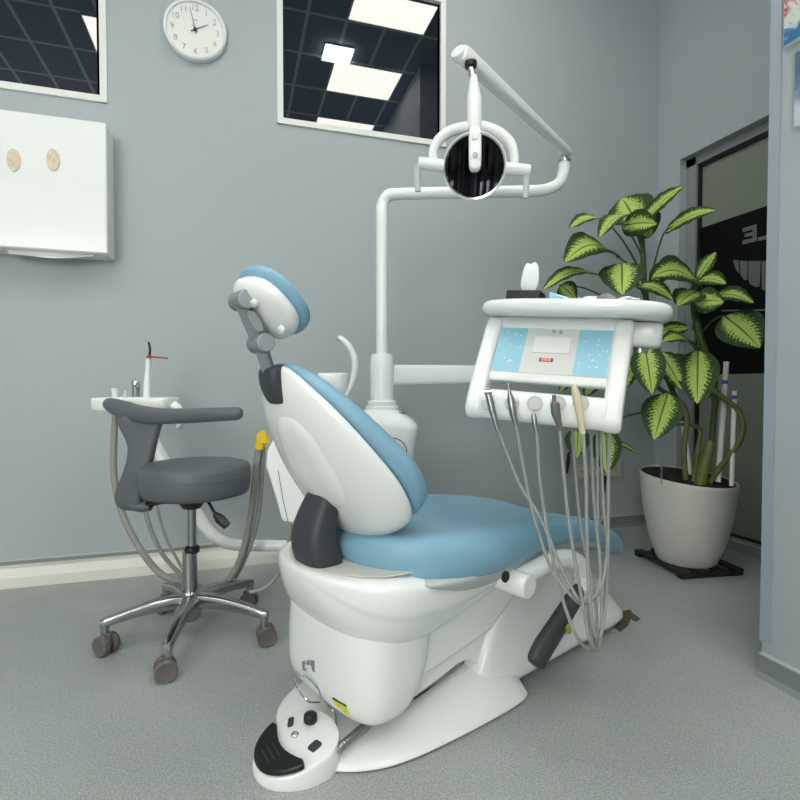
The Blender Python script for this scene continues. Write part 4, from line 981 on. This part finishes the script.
# ---------------------------------------------------------------- plant
def plant():
    c = V((2.03, 1.97, 0)); dD = .24; KP = 1.13
    o = empty('potted_plant', c, 'tall leafy potted plant with green and cream leaves in a white pot', 'plant')
    z0 = .03
    kr, kz = 1.04, .95
    def slant(g):
        g.v = [tuple(V(p)-Z_*(p[2]*.045*((V(p)-c).dot(RT*.8-FW*.9))/.2)) for p in g.v]; return g
    slant(G().lathe([(r*kr, z0+(z-z0)*kz) for r, z in ((.118, z0), (.125, z0+.01), (.152, .12), (.178, .24), (.193, .36), (.198, .43), (.200, .445), (.197, .450), (.190, .447), (.190, .440), (.189, .432), (0, .432))], c, Z_, 56)).build('pot', M['pot'], o, angle=50)
    rings = []
    random.seed(11)
    for k in range(10):
        r = .196*(1-k/9.0)+.0005
        rings.append([c+V((math.cos(a)*r, math.sin(a)*r, .424+.010*(1-(r/.196)**2)+(random.uniform(-.005, .006) if k else 0))) for a in [2*PI*i/40 for i in range(40)]])
    slant(G().loft(rings, cap=True)).build('soil', M['soil'], o)
    # canes and stems
    def stem(name, pts, r, m, sm=6, lab=None):
        P = [at(x, y, D=d+dD) for x, y, d in pts]
        if not isinstance(r, list): r = [r]*len(P)
        P2, R2 = spline(P, [q*KP for q in r], sm)
        if name == 'cane':
            R2 = [q*(1.14 if i % 6 == 0 else .97) for i, q in enumerate(R2)]
        G().tube(P2, R2, 10).build(name, m, o)
    Dp = 2.20
    stem('cane', [(686, 486, 2.16), (684, 450, 2.16), (687, 420, 2.17), (683, 405, 2.18), (676, 398, 2.2)], [.012, .011, .011, .010, .009], M['cane'])
    stem('cane', [(694, 482, 2.15), (697, 455, 2.17), (700, 430, 2.2), (690, 425, 2.2), (676, 424, 2.2)], [.011, .010, .009, .007, .006], M['cane'])
    stem('cane', [(700, 487, 2.12), (703, 470, 2.12), (708, 452, 2.12), (711, 441, 2.12)], [.024, .023, .020, .017], M['cane'])
    stem('cane', [(708, 486, 2.14), (718, 470, 2.12), (730, 455, 2.1), (740, 440, 2.08), (743, 425, 2.08), (738, 410, 2.1), (726, 400, 2.12), (714, 390, 2.15), (706, 378, 2.18), (702, 360, 2.2)], [.011, .011, .011, .011, .011, .011, .011, .012, .013, .012], M['cane'])
    stem('cane', [(712, 450, 2.14), (713, 425, 2.15), (715, 400, 2.18), (712, 375, 2.2), (704, 350, 2.2), (697, 325, 2.2), (693, 300, 2.2), (694, 282, 2.2)], [.012, .012, .013, .014, .015, .015, .013, .009], M['stem'])
    stem('stem', [(686, 420, 2.2), (668, 380, 2.22), (652, 330, 2.24), (645, 290, 2.24), (643, 255, 2.24), (642, 222, 2.24)], [.011, .011, .012, .012, .011, .007], M['stem'])
    stem('stem', [(676, 398, 2.2), (655, 385, 2.2), (640, 360, 2.2), (625, 350, 2.2)], [.009, .009, .008, .006], M['stem'])
    # white support stakes
    def stake(x0, y0, x1, y1, r, d0, d1, band):
        r *= KP; a, b = at(x0, y0, D=d0+dD), at(x1, y1, D=d1+dD); s = G().tube([a, b], r, 12).build('support_stake', M['white'], o)
        t0 = b+(a-b)*band; t1 = b+(a-b)*(band+.012/(a-b).length*1.4)
        G().tube([t0, t1], r*1.06, 12).build('blue_band', M['bluetape'], s)
    stake(718, 482, 726.5, 362, .0105, 2.13, 2.2, .16); stake(731.5, 486, 734.5, 391, .0088, 2.08, 2.12, .05); stake(692, 482, 679, 402, .0085, 2.25, 2.28, .2)
    G().tube([at(661.5, 484, D=2.36), at(661.5, 463, D=2.36)], .0035, 8).build('label_stick', M['clear'], o)
    # leaves: base pixel, tip pixel, width px, base depth, tip depth, droop, turn; petiole start
    LV = [
        ((636, 222), (622, 198), 38, 2.22, 2.28, .10, 0, (643, 262, 2.24)),
        ((641, 222), (683, 186), 15, 2.20, 2.05, .12, -.6, (643, 258, 2.24)),
        ((664, 233), (716, 210), 15, 2.15, 1.98, .22, -.5, (648, 290, 2.24)),
        ((607, 222), (569, 229), 15, 2.2, 2.10, .30, .7, (640, 270, 2.24)),
        ((628, 216), (599, 238), 18, 2.18, 2.02, .26, .5, (642, 250, 2.24)),
        ((622, 226), (657, 224), 22, 2.22, 2.05, .10, .2, (643, 258, 2.24)),
        ((640, 214), (650, 238), 26, 2.25, 2.20, .10, .2, (643, 250, 2.24)),
        ((616, 256), (564, 263), 32, 2.2, 1.98, .34, .35, (645, 285, 2.24)),
        ((595, 274), (542, 291), 15, 2.12, 1.98, .26, .5, (646, 290, 2.24)),
        ((622, 263), (622, 295), 36, 2.12, 1.98, .12, 0, (646, 300, 2.24)),
        ((703, 287), (652, 277), 30, 2.14, 1.98, .30, .3, (692, 330, 2.2)),
        ((697, 279), (716, 252), 13, 2.15, 2.12, .10, -.3, (694, 300, 2.2)),
        ((699, 280), (726, 284), 16, 2.12, 2.02, .25, -.4, (694, 305, 2.2)),
        ((708, 298), (754, 303), 18, 2.1, 1.96, .30, -.6, (695, 320, 2.2)),
        ((698, 291), (677, 306), 24, 2.1, 2.0, .12, .2, (694, 312, 2.2)),
        ((694, 302), (724, 302), 22, 2.08, 2.0, .12, .1, (695, 325, 2.2)),
        ((637, 286), (673, 300), 15, 2.14, 2.02, .28, -.5, (650, 310, 2.24)),
        ((724, 316), (760, 348), 36, 2.06, 1.94, .12, -.1, (700, 335, 2.2)),
        ((656, 334), (690, 328), 9, 2.1, 2.05, .15, 1.0, (697, 345, 2.2)),
        ((697, 350), (662, 342), 16, 2.1, 2.0, .34, .6, (699, 352, 2.2)),
        ((698, 350), (697, 404), 32, 2.12, 2.0, .08, 0, (699, 340, 2.2)),
        ((645, 346), (652, 394), 27, 2.06, 1.98, .08, 0, (650, 330, 2.2)),
        ((661, 352), (682, 390), 21, 2.12, 2.06, .08, -.1, (655, 340, 2.22)),
        ((668, 393), (654, 440), 32, 2.06, 1.98, .08, .1, (678, 400, 2.2)),
        ((638, 350), (624, 390), 18, 2.16, 2.12, .08, .4, (648, 340, 2.2)),
        ((606, 428), (607, 474), 24, 2.2, 2.14, .08, 0, (650, 412, 2.2)),
        ((578, 428), (577, 458), 20, 2.2, 2.15, .08, .2, (600, 420, 2.2)),
        ((612, 440), (640, 455), 4, 2.2, 2.2, .10, .2, (608, 436, 2.2)),
        ((650, 285), (672, 262), 14, 2.3, 2.36, .1, .4, (646, 300, 2.24)),
        ((662, 362), (700, 372), 16, 2.25, 2.22, .15, .2, (655, 350, 2.22)),
        ((560, 285), (576, 300), 16, 2.3, 2.28, .1, .4, (610, 300, 2.24)),
        ((575, 372), (560, 392), 14, 2.3, 2.28, .1, .4, (620, 360, 2.24)),
        ((600, 375), (585, 397), 16, 2.3, 2.28, .1, .4, (630, 360, 2.24)),
        ((712, 375), (706, 400), 12, 2.22, 2.2, .1, .3, (704, 360, 2.2)),
    ]
    for bp, tp, wpx, d0, d1, droop, turn, pet in LV:
        d0 += dD; d1 += dD; pet = (pet[0], pet[1], pet[2]+dD)
        A, B = at(*bp, D=d0), at(*tp, D=d1); ax = (B-A); Ln = ax.length; ax.normalize()
        tocam = (CAM-(A+B)/2).normalized(); nrm = (tocam+Z_*.35); nrm = (nrm-ax*nrm.dot(ax)).normalized()
        nrm = (Matrix.Rotation(turn, 3, ax) @ nrm)
        sd = ax.cross(nrm).normalized(); nrm = sd.cross(ax).normalized()
        hw = wpx*.60*(d0+d1)/2/FPX/max(.55, math.cos(turn))
        g = G(); nx, ny = 8, 18; v = []; uv = []
        for j in range(ny+1):
            t = j/ny
            wd = hw*(math.sin(PI*min(1, t**.82))**.74 if 0 < t < 1 else 0)*(1.0)+.0006
            bow = math.sin(PI*t)*droop*Ln*.75
            for i in range(nx+1):
                s = -1+2*i/nx
                fold = abs(s)*wd*.28; rip = .0022*math.sin(t*30+s*2)*abs(s)
                # the blade arches: lifts in the middle along world up and folds along the midrib
                v.append(A+ax*(Ln*t)+Z_*bow*.7+nrm*(fold-.10*wd+rip-abs(s)**3*wd*.10)+sd*(s*wd)); uv.append((s, t))
        n = len(v); v2 = [p-nrm*.0010 for p in v]
        f = [(j*(nx+1)+i, j*(nx+1)+i+1, (j+1)*(nx+1)+i+1, (j+1)*(nx+1)+i) for j in range(ny) for i in range(nx)]
        f2 = [tuple(n+k for k in reversed(q)) for q in f]
        g.add(v+v2, f+f2); g.uv = uv+uv
        lf = g.build('leaf', M['leaf'], o, angle=180)
        pp = at(pet[0], pet[1], D=pet[2]); mid = (pp+A)/2+Z_*.02
        G().tube([pp, mid, A, A+ax*Ln*.2+Z_*math.sin(PI*.2)*droop*Ln*.52-nrm*.0035], [.0048, .0040, .0032, .0018], 8, smooth=5).build('petiole', M['dstem'], lf)
    # low plant stand
    o = empty('plant_stand', V((2.05, 1.965, 0)), 'black slatted wooden plant stand under the white pot', 'plant stand')
    P1, P2, P3 = at(640, 558, Z=.0), at(694, 586, Z=0), at(742, 572, Z=0)
    e1 = (P1-P2); e1.z = 0; e1n = e1.normalized(); e2 = Z_.cross(e1n); e2 = e2 if e2.dot(P3-P2) > 0 else -e2
    cc = V((2.045, 1.985, 0))
    for k, s in enumerate((-.15, -.05, .05, .15)):
        G().box(cc+e2*s*.9+Z_*.024, (.345, .043, .012), (e1n, e2, Z_)).build('slat', M['stand'], o, bevel=.002)
    for s in (-.155, .155): G().box(cc+e1n*s+Z_*.009, (.035, .31, .018), (e1n, e2, Z_)).build('rail', M['stand'], o, bevel=.002)
plant()

def bits():
    c = at(631, 618, Z=0)
    o = empty('floor_scrap', c, 'brown taped patch on the floor beside the chair base', 'floor patch')
    G().prism([at(x, y, Z=.0005) for x, y in ((622, 612), (630, 610), (633, 614), (640, 619), (636, 622), (631, 619), (628, 626), (620, 632), (615, 628))], Z_*.003).build('patch', M['scrap'], o, smooth=False)
bits()

# ---------------------------------------------------------------- light and exposure
w = bpy.data.worlds.new('world'); S.world = w; w.use_nodes = True
w.node_tree.nodes['Background'].inputs[0].default_value = (.5, .55, .6, 1); w.node_tree.nodes['Background'].inputs[1].default_value = .3
S.view_settings.view_transform = 'Standard'; S.view_settings.look = 'None'; S.view_settings.exposure = 0.48; S.view_settings.gamma = 1
S.view_settings.use_curve_mapping = False
for ob in list(bpy.data.objects):
    if '_o' in ob: del ob['_o']
